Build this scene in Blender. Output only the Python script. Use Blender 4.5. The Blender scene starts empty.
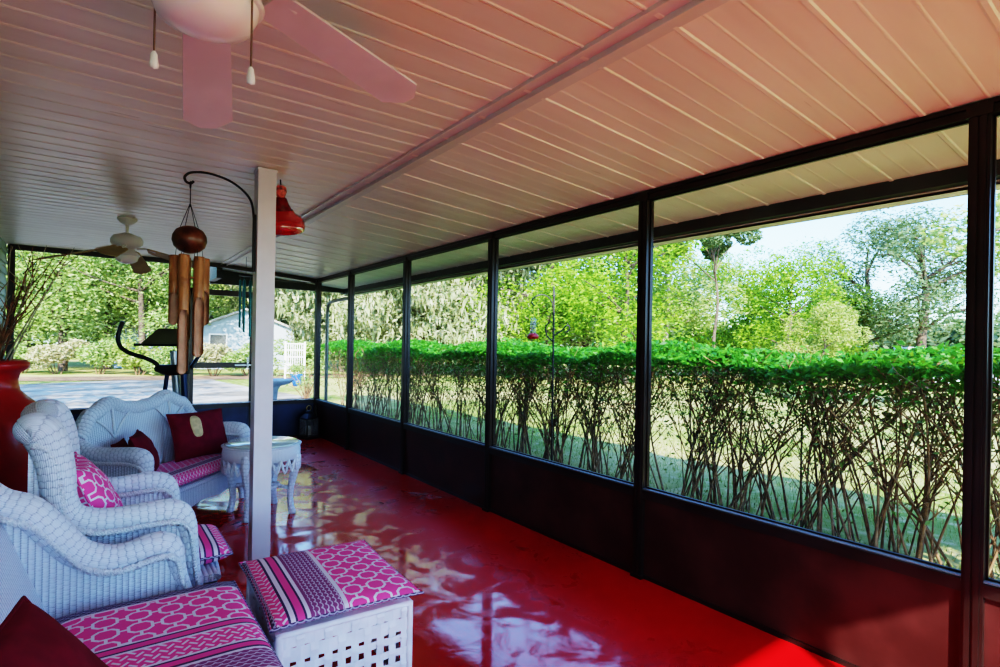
import bpy, math, random
import numpy as np
from mathutils import Vector, Matrix, Euler
PI = math.pi
random.seed(7)
rng = np.random.default_rng(11)
sc = bpy.context.scene
col = sc.collection

# ------------------------------------------------------------------ node helpers
class V:
    """a shader value that supports arithmetic"""
    def __init__(s, nt, sock): s.nt, s.s = nt, sock
    def _m(s, op, *a):
        n = s.nt.nodes.new('ShaderNodeMath'); n.operation = op
        for i, x in enumerate((s,) + a):
            if isinstance(x, V): s.nt.links.new(x.s, n.inputs[i])
            else: n.inputs[i].default_value = float(x)
        return V(s.nt, n.outputs[0])
    def __add__(s, o): return s._m('ADD', o)
    def __radd__(s, o): return s._m('ADD', o)
    def __sub__(s, o): return s._m('SUBTRACT', o)
    def __rsub__(s, o): return (s * -1) + o
    def __mul__(s, o): return s._m('MULTIPLY', o)
    def __rmul__(s, o): return s._m('MULTIPLY', o)
    def __truediv__(s, o): return s._m('DIVIDE', o)
    def sin(s): return s._m('SINE')
    def abs(s): return s._m('ABSOLUTE')
    def floor(s): return s._m('FLOOR')
    def fmod(s, p): return s._m('FLOORED_MODULO', p)
    def lt(s, o): return s._m('LESS_THAN', o)
    def gt(s, o): return s._m('GREATER_THAN', o)
    def mx(s, o): return s._m('MAXIMUM', o)
    def mn(s, o): return s._m('MINIMUM', o)
    def pw(s, o): return s._m('POWER', o)
    def clamp(s):
        n = s.nt.nodes.new('ShaderNodeClamp'); s.nt.links.new(s.s, n.inputs[0]); return V(s.nt, n.outputs[0])
    def ss(s, a, b):
        n = s.nt.nodes.new('ShaderNodeMapRange'); n.interpolation_type = 'SMOOTHSTEP'
        s.nt.links.new(s.s, n.inputs[0]); n.inputs[1].default_value = a; n.inputs[2].default_value = b
        return V(s.nt, n.outputs[0])

class Mat:
    def __init__(s, name, base=(.8, .8, .8), rough=.5, metal=0, spec=.5, **kw):
        s.m = bpy.data.materials.new(name); s.m.use_nodes = True
        s.nt = s.m.node_tree; s.b = s.nt.nodes['Principled BSDF']; s.out = s.nt.nodes['Material Output']
        s.b.inputs['Base Color'].default_value = (*base, 1)
        s.b.inputs['Roughness'].default_value = rough
        s.b.inputs['Metallic'].default_value = metal
        s.b.inputs['Specular IOR Level'].default_value = spec
        for k, v in kw.items(): s.b.inputs[k.replace('_', ' ')].default_value = v
    def n(s, t, **kw):
        n = s.nt.nodes.new(t)
        for k, v in kw.items(): setattr(n, k, v)
        return n
    def link(s, a, b): s.nt.links.new(a.s if isinstance(a, V) else a, b)
    def uv(s):
        t = s.n('ShaderNodeTexCoord'); x = s.n('ShaderNodeSeparateXYZ'); s.link(t.outputs['UV'], x.inputs[0])
        return V(s.nt, x.outputs[0]), V(s.nt, x.outputs[1])
    def obj(s):
        t = s.n('ShaderNodeTexCoord'); return t.outputs['Object']
    def pos(s):
        g = s.n('ShaderNodeNewGeometry'); return g.outputs['Position']
    def xyz(s, v):
        x = s.n('ShaderNodeSeparateXYZ'); s.link(v, x.inputs[0]); return [V(s.nt, o) for o in x.outputs]
    def vec(s, a, b, c=0.0):
        x = s.n('ShaderNodeCombineXYZ')
        for i, q in enumerate((a, b, c)):
            if isinstance(q, V): s.link(q, x.inputs[i])
            else: x.inputs[i].default_value = q
        return x.outputs[0]
    def scale(s, vec, sc_):
        x = s.n('ShaderNodeVectorMath', operation='MULTIPLY'); s.link(vec, x.inputs[0]); x.inputs[1].default_value = sc_
        return x.outputs[0]
    def noise(s, vec, scale, detail=3, rough=.5, dist=0.0):
        x = s.n('ShaderNodeTexNoise'); s.link(vec, x.inputs['Vector'])
        x.inputs['Scale'].default_value = scale; x.inputs['Detail'].default_value = detail
        x.inputs['Roughness'].default_value = rough; x.inputs['Distortion'].default_value = dist
        return V(s.nt, x.outputs[0])
    def mix(s, f, a, b):
        x = s.n('ShaderNodeMix', data_type='RGBA')
        for i, q in ((0, f), (6, a), (7, b)):
            if isinstance(q, (V, bpy.types.NodeSocket)): s.link(q, x.inputs[i])
            elif i == 0: x.inputs[0].default_value = q
            else: x.inputs[i].default_value = (*q, 1)
        return x.outputs[2]
    def ramp(s, f, stops):
        x = s.n('ShaderNodeValToRGB'); s.link(f, x.inputs[0]); e = x.color_ramp.elements
        while len(e) < len(stops): e.new(.5)
        for el, (p, c) in zip(e, stops): el.position = p; el.color = (*c, 1)
        return x.outputs[0]
    def color(s, c): s.link(c, s.b.inputs['Base Color'])
    def rough(s, r): s.link(r, s.b.inputs['Roughness'])
    def bump(s, h, strength=.5, dist=.005):
        x = s.n('ShaderNodeBump'); s.link(h, x.inputs['Height'])
        x.inputs['Strength'].default_value = strength; x.inputs['Distance'].default_value = dist
        s.link(x.outputs[0], s.b.inputs['Normal'])
    def island(s):
        g = s.n('ShaderNodeNewGeometry'); return V(s.nt, g.outputs['Random Per Island'])

def plain(name, base, rough=.5, metal=0, spec=.5, var=.08, scale=6, bump=0, **kw):
    """plain paint with faint noise"""
    m = Mat(name, base, rough, metal, spec, **kw)
    n = m.noise(m.obj(), scale, 4)
    d = tuple(max(0, c * (1 - var)) for c in base); l = tuple(min(1, c * (1 + var)) for c in base)
    m.color(m.mix(n.ss(.3, .7), d, l))
    if bump: m.bump(n, bump, .003)
    return m.m

# ------------------------------------------------------------------ mesh helpers
class MB:
    def __init__(s): s.v, s.f, s.uv, s.smooth, s.mi = [], [], [], [], []
    def add(s, vs, fs, uvs=None, smooth=False, mi=0):
        b = len(s.v); s.v += [tuple(v) for v in vs]
        for k, f in enumerate(fs):
            s.f.append([b + i for i in f]); s.smooth.append(smooth); s.mi.append(mi)
            s.uv.append([uvs[i] for i in f] if uvs is not None and len(uvs) == len(vs) else (uvs[k] if uvs else [(0, 0)] * len(f)))
        return s
    def box(s, lo, hi, R=None, c=None, mi=0):
        x0, y0, z0 = lo; x1, y1, z1 = hi
        P = [Vector(p) for p in ((x0,y0,z0),(x1,y0,z0),(x1,y1,z0),(x0,y1,z0),(x0,y0,z1),(x1,y0,z1),(x1,y1,z1),(x0,y1,z1))]
        if R is not None:
            cc = Vector(c) if c is not None else (P[0] + P[6]) / 2
            P = [cc + R @ (p - cc) for p in P]
        F = [(0,3,2,1),(4,5,6,7),(0,1,5,4),(1,2,6,5),(2,3,7,6),(3,0,4,7)]
        U = []
        for f in F:
            e1 = (P[f[1]] - P[f[0]]).length; e2 = (P[f[2]] - P[f[1]]).length
            U.append([(0,0),(e1,0),(e1,e2),(0,e2)])
        return s.add(P, F, U, mi=mi)
    def bar(s, a, b, w, h, up=(0,0,1), mi=0):
        """box of section w x h running from a to b"""
        a, b = Vector(a), Vector(b); d = (b - a).normalized(); u = Vector(up)
        x = d.cross(u)
        if x.length < 1e-4: x = d.cross(Vector((1, 0, 0)))
        x.normalize(); z = x.cross(d)
        P = [p + x * sx * w / 2 + z * sz * h / 2 for p in (a, b) for sx, sz in ((-1,-1),(1,-1),(1,1),(-1,1))]
        F = [(0,1,2,3),(7,6,5,4),(0,4,5,1),(1,5,6,2),(2,6,7,3),(3,7,4,0)]
        return s.add(P, F, mi=mi)
    def tube(s, pts, r, n=10, caps=True, smooth=True, sq=None, mi=0, closed=False, v0=0.0):
        pts = [Vector(p) for p in pts]; m = len(pts)
        rs = [r] * m if not hasattr(r, '__len__') else list(r)
        T = []
        for i in range(m):
            a = pts[(i - 1) % m] if closed else pts[max(0, i - 1)]
            b = pts[(i + 1) % m] if closed else pts[min(m - 1, i + 1)]
            T.append((b - a).normalized())
        up = Vector((0, 0, 1)) if abs(T[0].z) < .9 else Vector((0, 1, 0))
        N = (up - T[0] * up.dot(T[0])).normalized()
        vs, uvs, L = [], [], v0
        for i in range(m):
            if i:
                L += (pts[i] - pts[i - 1]).length
                N = (N - T[i] * N.dot(T[i])).normalized()
            B = T[i].cross(N)
            for k in range(n + 1):
                a = 2 * PI * k / n
                o = (N * math.cos(a) * (sq or 1) + B * math.sin(a)) * rs[i]
                vs.append(pts[i] + o); uvs.append((L, a * rs[min(i, m // 2)]))
        fs = []
        for i in range(m - 1):
            for k in range(n):
                a = i * (n + 1) + k; fs.append((a, a + 1, a + n + 2, a + n + 1))
        if closed:
            for k in range(n):
                a = (m - 1) * (n + 1) + k; fs.append((a, a + 1, k + 1, k))
        s.add(vs, fs, uvs, smooth, mi)
        if caps and not closed:
            for i, sg in ((0, -1), (m - 1, 1)):
                ring = [vs[i * (n + 1) + k] for k in range(n)]
                c = pts[i] + T[i] * sg * rs[i] * .35
                s.add(ring + [c], [(k, (k + 1) % n, n) if sg > 0 else ((k + 1) % n, k, n) for k in range(n)],
                      [uvs[i * (n + 1) + k] for k in range(n)] + [(L, 0)], smooth, mi)
        return s
    def lathe(s, prof, n=32, c=(0, 0, 0), smooth=True, R=None, mi=0):
        c = Vector(c); vs, uvs = [], []
        L = 0
        for i, (r, z) in enumerate(prof):
            if i: L += math.hypot(r - prof[i-1][0], z - prof[i-1][1])
            for k in range(n + 1):
                a = 2 * PI * k / n; p = Vector((r * math.cos(a), r * math.sin(a), z))
                if R is not None: p = R @ p
                vs.append(c + p); uvs.append((a * .25, L))
        fs = [(i*(n+1)+k, i*(n+1)+k+1, (i+1)*(n+1)+k+1, (i+1)*(n+1)+k) for i in range(len(prof)-1) for k in range(n)]
        return s.add(vs, fs, uvs, smooth, mi)
    def grid(s, fn, nu, nv, smooth=True, uvf=None, flip=False, mi=0):
        vs, uvs = [], []
        for j in range(nv + 1):
            for i in range(nu + 1):
                u, v = i / nu, j / nv
                vs.append(fn(u, v)); uvs.append(uvf(u, v) if uvf else (u, v))
        fs = []
        for j in range(nv):
            for i in range(nu):
                a = j * (nu + 1) + i; q = (a, a + 1, a + nu + 2, a + nu + 1)
                fs.append(q[::-1] if flip else q)
        return s.add(vs, fs, uvs, smooth, mi)
    def build(s, name, mats, parent=None, loc=None, rz=None):
        me = bpy.data.meshes.new(name)
        me.from_pydata(s.v, [], s.f)
        ul = me.uv_layers.new(name='UVMap')
        flat = [c for f in s.uv for p in f for c in p]
        ul.data.foreach_set('uv', flat)
        me.polygons.foreach_set('use_smooth', s.smooth)
        me.polygons.foreach_set('material_index', s.mi)
        for m in (mats if isinstance(mats, (list, tuple)) else [mats]): me.materials.append(m)
        me.update()
        o = bpy.data.objects.new(name, me); col.objects.link(o)
        if parent is not None: o.parent = parent
        if loc is not None: o.location = loc
        if rz is not None: o.rotation_euler.z = rz
        return o

def np_mesh(name, verts, quads, mat, parent=None, smooth=False):
    """big quad mesh from numpy arrays"""
    me = bpy.data.meshes.new(name)
    nv, nf = len(verts), len(quads); k = quads.shape[1]
    me.vertices.add(nv); me.vertices.foreach_set('co', verts.astype(np.float32).ravel())
    me.loops.add(nf * k); me.loops.foreach_set('vertex_index', quads.astype(np.int32).ravel())
    me.polygons.add(nf); me.polygons.foreach_set('loop_start', np.arange(0, nf * k, k, dtype=np.int32))
    me.polygons.foreach_set('use_smooth', [smooth] * nf)
    me.materials.append(mat); me.update(calc_edges=True)
    o = bpy.data.objects.new(name, me); col.objects.link(o)
    if parent is not None: o.parent = parent
    return o

def tag(o, label=None, cat=None, group=None, kind=None):
    if label: o['label'] = label
    if cat: o['category'] = cat
    if group: o['group'] = group
    if kind: o['kind'] = kind
    return o
def empty(name, loc=(0, 0, 0), rz=0, **kw):
    o = bpy.data.objects.new(name, None); col.objects.link(o); o.location = loc; o.rotation_euler.z = rz
    o.empty_display_size = .1
    return tag(o, **kw)
def copy_tree(o, parent=None):
    c = o.copy(); col.objects.link(c); c.parent = parent
    for ch in list(o.children): copy_tree(ch, c)
    return c

def catmull(pts, n=6):
    P = [np.array(p, float) for p in pts]; out = []
    for i in range(len(P) - 1):
        p0 = P[max(0, i-1)]; p1 = P[i]; p2 = P[i+1]; p3 = P[min(len(P)-1, i+2)]
        for k in range(n):
            t = k / n
            out.append(.5 * (2*p1 + (p2-p0)*t + (2*p0-5*p1+4*p2-p3)*t*t + (3*p1-p0-3*p2+p3)*t**3))
    out.append(P[-1]); return [tuple(p) for p in out]

# ------------------------------------------------------------------ materials
def m_wicker(name, pu, pv, base=(.80, .83, .88), gap_shade=(.30, .32, .38), bump=.7, ribs=.0):
    m = Mat(name, base, .5, spec=.35)
    u, v = m.uv()
    row = (v / pv).floor()
    ph = (u * (PI / pu) + row * PI).sin()
    weft = (ph * .5 + .5) * (v * (PI / pv)).sin().abs()
    stake = (ph * -.5 + .5) * ((u * (PI / pu)) .sin().abs() * -.4 + 1)
    h = weft.mx(stake * .8)
    if ribs: h = h * (1 - ribs) + (u * (PI / pu / 1)).sin().abs() * ribs
    n = m.noise(m.obj(), 9, 3)
    c = m.mix(h.ss(.08, .5), gap_shade, base)  # shade between the strands is put into the colour
    c = m.mix(n.ss(.35, .75) * .25, c, (.62, .66, .74))
    m.color(c); m.bump(h, bump, .006)
    return m.m

def m_fabric(name, bands, axis='v', pitch=.085):
    """printed cushion cloth: bands = [(start, kind)] along one uv axis (metres)"""
    m = Mat(name, (.8, .1, .3), .85, spec=.2)
    U, W = m.uv()
    a, t = (U, W) if axis == 'v' else (W, U)
    PINK, WHITE, NAVY, PURP = (.90, .105, .33), (.84, .78, .84), (.075, .050, .11), (.30, .085, .20)
    # trellis of octagons joined by short links
    p = pitch
    x = ((a / p).fmod(1) - .5).abs(); y = ((t / p).fmod(1) - .5).abs()
    # octagon outline around the cell centre, links at the cell borders
    d = x.mx(y).mx((x + y) * .66)
    octl = (d - .35).abs().lt(.048)
    link = (x.mn(y)).lt(.05) * d.gt(.35)
    tre = m.mix(octl.mx(link), PINK, WHITE)
    # fish-scale band
    q = .026
    sx = (a / q + ((t / (q * .6)).floor() * .5)).fmod(1) - .5
    sy = (t / (q * .6)).fmod(1)
    rr = (sx * sx + sy * sy * .8).pw(.5)
    scl = m.mix((rr - .48).abs().lt(.10), PURP, (.62, .55, .66))
    scd = m.mix((rr - .48).abs().lt(.12), NAVY, (.42, .40, .52))
    # diagonal basket band
    g = .036
    s1 = ((a + t) / g).fmod(1); s2 = ((a - t) / g).fmod(1)
    alt = (((a + t) / g).floor() + ((a - t) / g).floor()).fmod(2).lt(.5)
    ln = alt * (s1 - .5).abs().lt(.14) + (1 - alt) * (s2 - .5).abs().lt(.14)
    dia = m.mix(ln, PINK, WHITE)
    # plain stripes
    pat = {'trellis': tre, 'scale': scl, 'dark': scd, 'diag': dia, 'pink': PINK, 'white': WHITE, 'navy': NAVY, 'purple': PURP}
    c = pat[bands[0][1]]
    cur = None
    for st, k in bands[1:]:
        cur = m.mix(t.gt(st), c if cur is None else cur, pat[k])
    if cur is None: cur = c if not isinstance(c, tuple) else m.mix(0.0, c, c)
    n = m.noise(m.obj(), 220, 2)
    m.color(m.mix(n.ss(.4, .8) * .16, cur, (.45, .25, .40)))
    m.bump(n, .25, .002)
    return m.m

WICK_P = m_wicker('wicker_panel', .018, .008, base=(.76, .81, .90), gap_shade=(.20, .23, .31), ribs=.5, bump=.9)
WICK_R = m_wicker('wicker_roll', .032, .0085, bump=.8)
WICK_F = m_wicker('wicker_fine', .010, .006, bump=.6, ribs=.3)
# wrapped roll uses u along the path: swap so strands run around the tube
def m_roll():
    m = Mat('wicker_wrap', (.80, .83, .88), .5, spec=.35)
    u, v = m.uv()
    pu, pv = .030, .0100
    row = (u / pv).floor()
    band = (u / .026).floor()
    ph = (v * (PI / .013) + band * PI).sin()
    bandh = (u * (PI / .026)).sin().abs().pw(.5)
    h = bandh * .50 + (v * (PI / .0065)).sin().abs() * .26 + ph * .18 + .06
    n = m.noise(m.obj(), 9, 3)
    c = m.mix(h.ss(.1, .6), (.36, .40, .50), (.77, .82, .91))  # crevices of the wrap get painted shade on top of the bump
    c = m.mix(n.ss(.35, .75) * .22, c, (.62, .66, .74))
    m.color(c); m.bump(h, .8, .006)
    return m.m
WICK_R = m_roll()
WHITE_STRIP = plain('white_painted_strip', (.78, .78, .80), .45, var=.06, scale=14)
MAROON = plain('maroon_cloth', (.17, .006, .022), .85, spec=.25, var=.12, scale=18, bump=.3)
TAN = plain('tan_patch', (.62, .44, .22), .8, var=.15, scale=30)
BRONZE = None
def m_bronze(name, base=(.020, .014, .013), rough=.32):
    m = Mat(name, base, rough, .35, .6)
    n = m.noise(m.obj(), 4, 5)
    m.color(m.mix(n.ss(.35, .7), tuple(c * .75 for c in base), tuple(c * 1.35 for c in base)))
    m.rough(n * .25 + (rough - .12))
    return m.m
BRONZE = m_bronze('dark_bronze_aluminium')
KICK = m_bronze('dark_kick_panel', (.058, .019, .018), .38)
KICK.node_tree.nodes['Principled BSDF'].inputs['Specular IOR Level'].default_value = .3
BLACK = plain('black_plastic', (.012, .012, .014), .4, var=.2)
IRON = plain('black_iron', (.012, .010, .009), .5, var=.2)
STEEL = plain('steel_grey', (.35, .38, .42), .3, metal=.8, var=.1)
WHITE_PAINT = plain('white_paint', (.80, .77, .76), .35, var=.04)
FAN_WHITE = plain('fan_white', (.72, .68, .68), .35, var=.05)
FAN_BLADE = plain('fan_blade_white', (.66, .58, .62), .45, var=.06)
FAN_TAN = plain('fan_blade_tan', (.40, .29, .13), .5, var=.15)
GLOBE = Mat('frosted_glass_globe', (.86, .80, .78), .25, spec=.5, Subsurface_Weight=.2).m
RED_GLAZE = plain('red_glaze', (.36, .008, .010), .28, spec=.6, var=.2, scale=3)

def m_ceiling():
    m = Mat('white_ceiling_metal', (.80, .77, .70), .32, spec=.45)
    n = m.noise(m.scale(m.pos(), (.6, 4, 1)), 2.0, 3)
    m.color(m.mix(n.ss(.3, .7), (.76, .71, .63), (.84, .80, .71)))
    n2 = m.noise(m.scale(m.pos(), (1, 9, 1)), 3.0, 2)
    m.rough(n2 * .2 + .22)
    return m.m
CEIL = m_ceiling()

def m_floor():
    m = Mat('glossy_red_floor', (.42, .004, .006), .1, spec=.75)
    p = m.pos()
    n = m.noise(p, .9, 4, .55, .4); f = m.noise(p, 5.5, 5, .6, .6)
    m.color(m.mix(n.ss(.3, .7), (.44, .002, .005), (.58, .005, .007)))
    X_, Y_, Z_ = m.xyz(p)
    wet = (f * .6 + n * .4) + (X_ - 1.45).mx(0) * .16
    m.rough(wet.ss(.44, .62) * .30 + .08)
    b = m.noise(p, 3.2, 4, .55, .3)
    m.bump(b * .6 + f * .5, .16, .02)
    m.b.inputs['Coat Weight'].default_value = .5
    m.b.inputs['Coat Roughness'].default_value = .05
    m.link((1 - wet.ss(.46, .56)) * .6, m.b.inputs['Coat Weight'])
    m.link((1 - wet.ss(.46, .60)) * .50 + .12, m.b.inputs['Specular IOR Level'])
    return m.m
FLOOR = m_floor()

def m_screen():
    m = Mat('insect_screen', (.10, .11, .11), .8)
    tr = m.n('ShaderNodeBsdfTransparent'); mx = m.n('ShaderNodeMixShader')
    u, v = m.uv()
    mx.inputs[0].default_value = .10
    m.link(tr.outputs[0], mx.inputs[1]); m.link(m.b.outputs[0], mx.inputs[2])
    m.link(mx.outputs[0], m.out.inputs[0])
    return m.m
SCREEN = m_screen()

def m_leaf(name, cols, trans=.35, rough=.5):
    m = Mat(name, cols[0], rough, spec=.3)
    r = m.island()
    stops = [(i / max(1, len(cols) - 1), c) for i, c in enumerate(cols)]
    c = m.ramp(r, stops)
    m.color(c)
    t = m.n('ShaderNodeBsdfTranslucent'); m.link(m.mix(.35, c, (.5, .7, .05)), t.inputs[0])
    mx = m.n('ShaderNodeMixShader'); mx.inputs[0].default_value = trans
    m.link(m.b.outputs[0], mx.inputs[1]); m.link(t.outputs[0], mx.inputs[2]); m.link(mx.outputs[0], m.out.inputs[0])
    return m.m
LEAF_HEDGE = m_leaf('hedge_leaf', [(.012, .085, .012), (.03, .17, .015), (.06, .26, .02), (.02, .11, .012)])
LEAF_BRIGHT = m_leaf('bright_leaf', [(.12, .26, .02), (.18, .34, .03), (.08, .19, .02), (.25, .38, .05)])
LEAF_GREEN = m_leaf('green_leaf', [(.16, .25, .07), (.24, .34, .10), (.36, .44, .20), (.10, .16, .05)])
LEAF_MOSS = m_leaf('moss_leaf', [(.27, .28, .17), (.36, .36, .23), (.18, .21, .11), (.24, .29, .12)], .25)
LEAF_OAK = m_leaf('oak_leaf', [(.07, .12, .06), (.11, .16, .075), (.04, .075, .04), (.15, .19, .09)], .2)
LEAF_YEL = m_leaf('yellow_leaf', [(.28, .34, .09), (.23, .32, .07), (.36, .38, .16), (.16, .24, .06)])
LEAF_TAN = m_leaf('tan_leaf', [(.40, .33, .20), (.30, .30, .14), (.45, .38, .25), (.20, .22, .10)], .2)
BARK = plain('bark', (.085, .062, .045), .9, var=.4, scale=12, bump=.4)
BARK_PALE = plain('pale_bark', (.30, .26, .21), .9, var=.3, scale=12, bump=.4)
STEM = plain('hedge_stem', (.16, .095, .05), .85, var=.45, scale=18)

def m_lawn():
    m = Mat('lawn', (.2, .25, .06), .95, spec=.1)
    p = m.pos()
    n = m.noise(p, .35, 4); f = m.noise(p, 6, 6, .65); g = m.noise(p, 30, 3, .7)
    c = m.mix(n.ss(.38, .62), (.17, .23, .05), (.42, .37, .15))
    c = m.mix(f.ss(.48, .72), c, (.52, .43, .24))
    c = m.mix(g.ss(.5, .75) * .6, c, (.10, .15, .03))
    m.color(c); m.bump(g, .6, .03)
    return m.m
LAWN = m_lawn()
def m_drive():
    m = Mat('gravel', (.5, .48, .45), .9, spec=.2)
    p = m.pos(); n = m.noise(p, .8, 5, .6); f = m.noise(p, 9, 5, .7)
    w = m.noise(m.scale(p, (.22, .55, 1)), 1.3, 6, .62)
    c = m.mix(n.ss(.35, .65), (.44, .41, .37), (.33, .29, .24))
    c = m.mix(w.ss(.48, .58) * .75, c, (.12, .105, .075))  # dark streaks: leaf litter plus branch shadows painted into the gravel colour
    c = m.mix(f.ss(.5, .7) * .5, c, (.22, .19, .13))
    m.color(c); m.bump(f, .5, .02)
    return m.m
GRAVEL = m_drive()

# ------------------------------------------------------------------ the porch shell
XL, XR, YN, YF = -0.74, 2.5, -2.0, 7.7        # house wall, screen wall, near end, far end
ZC, XB = 2.265, 1.30                           # flat ceiling height, ceiling break
SLOPE = .079
def zc(x): return ZC if x <= XB else ZC - SLOPE * (x - XB)
POSTS = [-.93, .558, 2.02, 3.5, 4.97, 6.45, 7.66]
SILL = .50

tag(MB().box((XL - .1, YN - .1, -.14), (XR + .04, YF + .04, 0)).build('floor', FLOOR), kind='structure')

ceil = empty('ceiling', (0, 0, ZC), kind='structure')
# flat part: interlocking panels running from the house outwards, one groove per panel
m = MB(); y = YN; prof = []
while y < YF + .1:
    prof += [(y, 0), (y + .108, 0), (y + .112, -.003), (y + .118, -.003), (y + .120, .0035), (y + .126, .0035)]
    y += .127
m.grid(lambda u, v: (XL - .02 + u * (XB - XL + .04), prof[round(v * (len(prof) - 1))][0], prof[round(v * (len(prof) - 1))][1]),
       1, len(prof) - 1, smooth=False, flip=True)
m.box((XL - .1, YN - .1, .03), (XB + .02, YF + .1, .09))
m.build('flat_panel', CEIL, ceil)
# sloped part: pan panels running down to the eave
m = MB(); y = YN; prof = []
while y < YF + .75:
    prof += [(y, 0), (y + .088, 0), (y + .093, -.0015), (y + .097, -.0015), (y + .102, 0), (y + .19, 0), (y + .195, -.0015), (y + .199, -.0015), (y + .204, 0),
             (y + .272, 0), (y + .277, -.005), (y + .290, -.005), (y + .298, 0)]
    y += .305
XE = 3.2
m.grid(lambda u, v: (XB + u * (XE - XB), prof[round(v * (len(prof) - 1))][0], prof[round(v * (len(prof) - 1))][1] - SLOPE * u * (XE - XB)),
       1, len(prof) - 1, smooth=False, flip=True)
m.add([(XB, YN - .1, .05), (XE, YN - .1, .05 - SLOPE * (XE - XB)), (XE, YF + .75, .05 - SLOPE * (XE - XB)), (XB, YF + .75, .05),
       (XB, YN - .1, .09), (XE, YN - .1, .09 - SLOPE * (XE - XB)), (XE, YF + .75, .09 - SLOPE * (XE - XB)), (XB, YF + .75, .09)],
      [(0,3,2,1),(4,5,6,7),(0,1,5,4),(1,2,6,5),(2,3,7,6),(3,0,4,7)])
m.build('sloped_panel', CEIL, ceil)
m = MB()
m.box((XB - .035, YN, -.014), (XB - .022, YF, .01)); m.box((XB - .022, YN, -.004), (XB + .03, YF, .01)); m.box((XB + .03, YN, -.024), (XB + .04, YF, .01))
m.box((XB + .04, YN, -.012), (XB + .10, YF, .01))
m.build('ridge_strip', plain('ceiling_trim', (.66, .62, .60), .35, var=.05), ceil)

# house wall: lap siding
SIDING = plain('pale_green_siding', (.36, .44, .36), .6, var=.06)
m = MB(); z = -.1
while z < ZC + .02:
    m.add([(XL, YN, z), (XL, YF, z), (XL - .018, YF, z + .115), (XL - .018, YN, z + .115), (XL - .03, YN, z), (XL - .03, YF, z)],
          [(0, 1, 2, 3), (4, 0, 3), (1, 5, 2), (4, 5, 1, 0)]); z += .113
m.box((XL - .14, YN, -.14), (XL - .03, YF, ZC + .03))
tag(m.build('wall_left', SIDING), kind='structure')

# near end wall with one open bay towards the screen side
wf = empty('wall_front', (0, YN, 0), kind='structure')
m = MB()
m.box((XL, -.05, -.14), (XR, 0, .46)); m.box((XL, -.05, 2.21), (XB, 0, ZC)); m.box((XB, -.05, 2.14), (XR, 0, 2.18))
for x in (XL + .03, .55, 1.55, XR - .02): m.box((x - .03, -.05, .4), (x + .03, 0, 2.2))
m.build('frame', BRONZE, wf)

# screen wall towards the hedge
wr = empty('wall_right', (XR, 0, 0), kind='structure')
head = MB(); head.box((-.025, YN, zc(XR) - .052), (.025, YF + .03, zc(XR) - .004)); head.box((-.034, YN, zc(XR) - .02), (-.02, YF, zc(XR) - .003))
head.build('header', BRONZE, wr)
LIGHT_EDGE = plain('aluminium_edge', (.16, .20, .22), .4, metal=.3, var=.1)
for k in range(len(POSTS) - 1):
    a, b = POSTS[k] + .03, POSTS[k + 1] - .03
    MB().box((-.006, a, .0), (.006, b, SILL - .045)).build('kick_panel', KICK, wr)
    r = MB(); r.box((-.028, a, SILL - .05), (.028, b, SILL)); r.box((-.034, a, SILL - .012), (-.026, b, SILL - .002)); r.box((-.012, a, 0), (.012, b, .022))
    ro = r.build('rail', BRONZE, wr)
    MB().box((-.027, a, SILL), (.03, b, SILL + .006)).build('sill_edge', LIGHT_EDGE, ro)
for k, y in enumerate(POSTS):
    m = MB(); zt = zc(XR) - .004
    m.box((-.030, -.030, 0), (.030, .030, zt)); m.box((-.036, -.020, 0), (-.028, -.004, zt)); m.box((-.036, .004, 0), (-.028, .020, zt))
    m.box((-.040, -.037, zt - .05), (.034, .037, zt - .012)); m.box((-.040, -.036, .0), (.034, .036, .02))
    o = m.build('trim_%d' % (k + 1), BRONZE); o.location = (XR, y, 0); tag(o, kind='structure')
def pane(n, p0, p1, z0, z1, nrm):
    """a screened opening: mesh stretched in a slim frame"""
    p0, p1 = Vector(p0), Vector(p1); L = (p1 - p0).length
    root = empty('window_%d' % n, (*((p0 + p1) / 2).xy, (z0 + z1) / 2), kind='structure')
    h = (z1 - z0) / 2; d = (p1 - p0).normalized() * L / 2
    s = MB().add([(-d.x, -d.y, -h), (d.x, d.y, -h), (d.x, d.y, h), (-d.x, -d.y, h)], [(0, 1, 2, 3)], [(0, 0), (L, 0), (L, 2*h), (0, 2*h)])
    s.build('screen_mesh', SCREEN, root)
    f = MB(); e = .014
    n_ = Vector(nrm)
    for a, b in (((-1, -1), (1, -1)), ((1, -1), (1, 1)), ((1, 1), (-1, 1)), ((-1, 1), (-1, -1))):
        A = Vector((d.x * a[0], d.y * a[0], h * a[1])); B = Vector((d.x * b[0], d.y * b[0], h * b[1]))
        f.bar(A, B, e, e, up=n_)
    f.build('window_frame', BRONZE, root)
wn = 1
for k in range(len(POSTS) - 1):
    pane(wn, (XR + .005, POSTS[k] + .03, 0), (XR + .005, POSTS[k + 1] - .03, 0), SILL + .006, zc(XR) - .052, (1, 0, 0)); wn += 1

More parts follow.
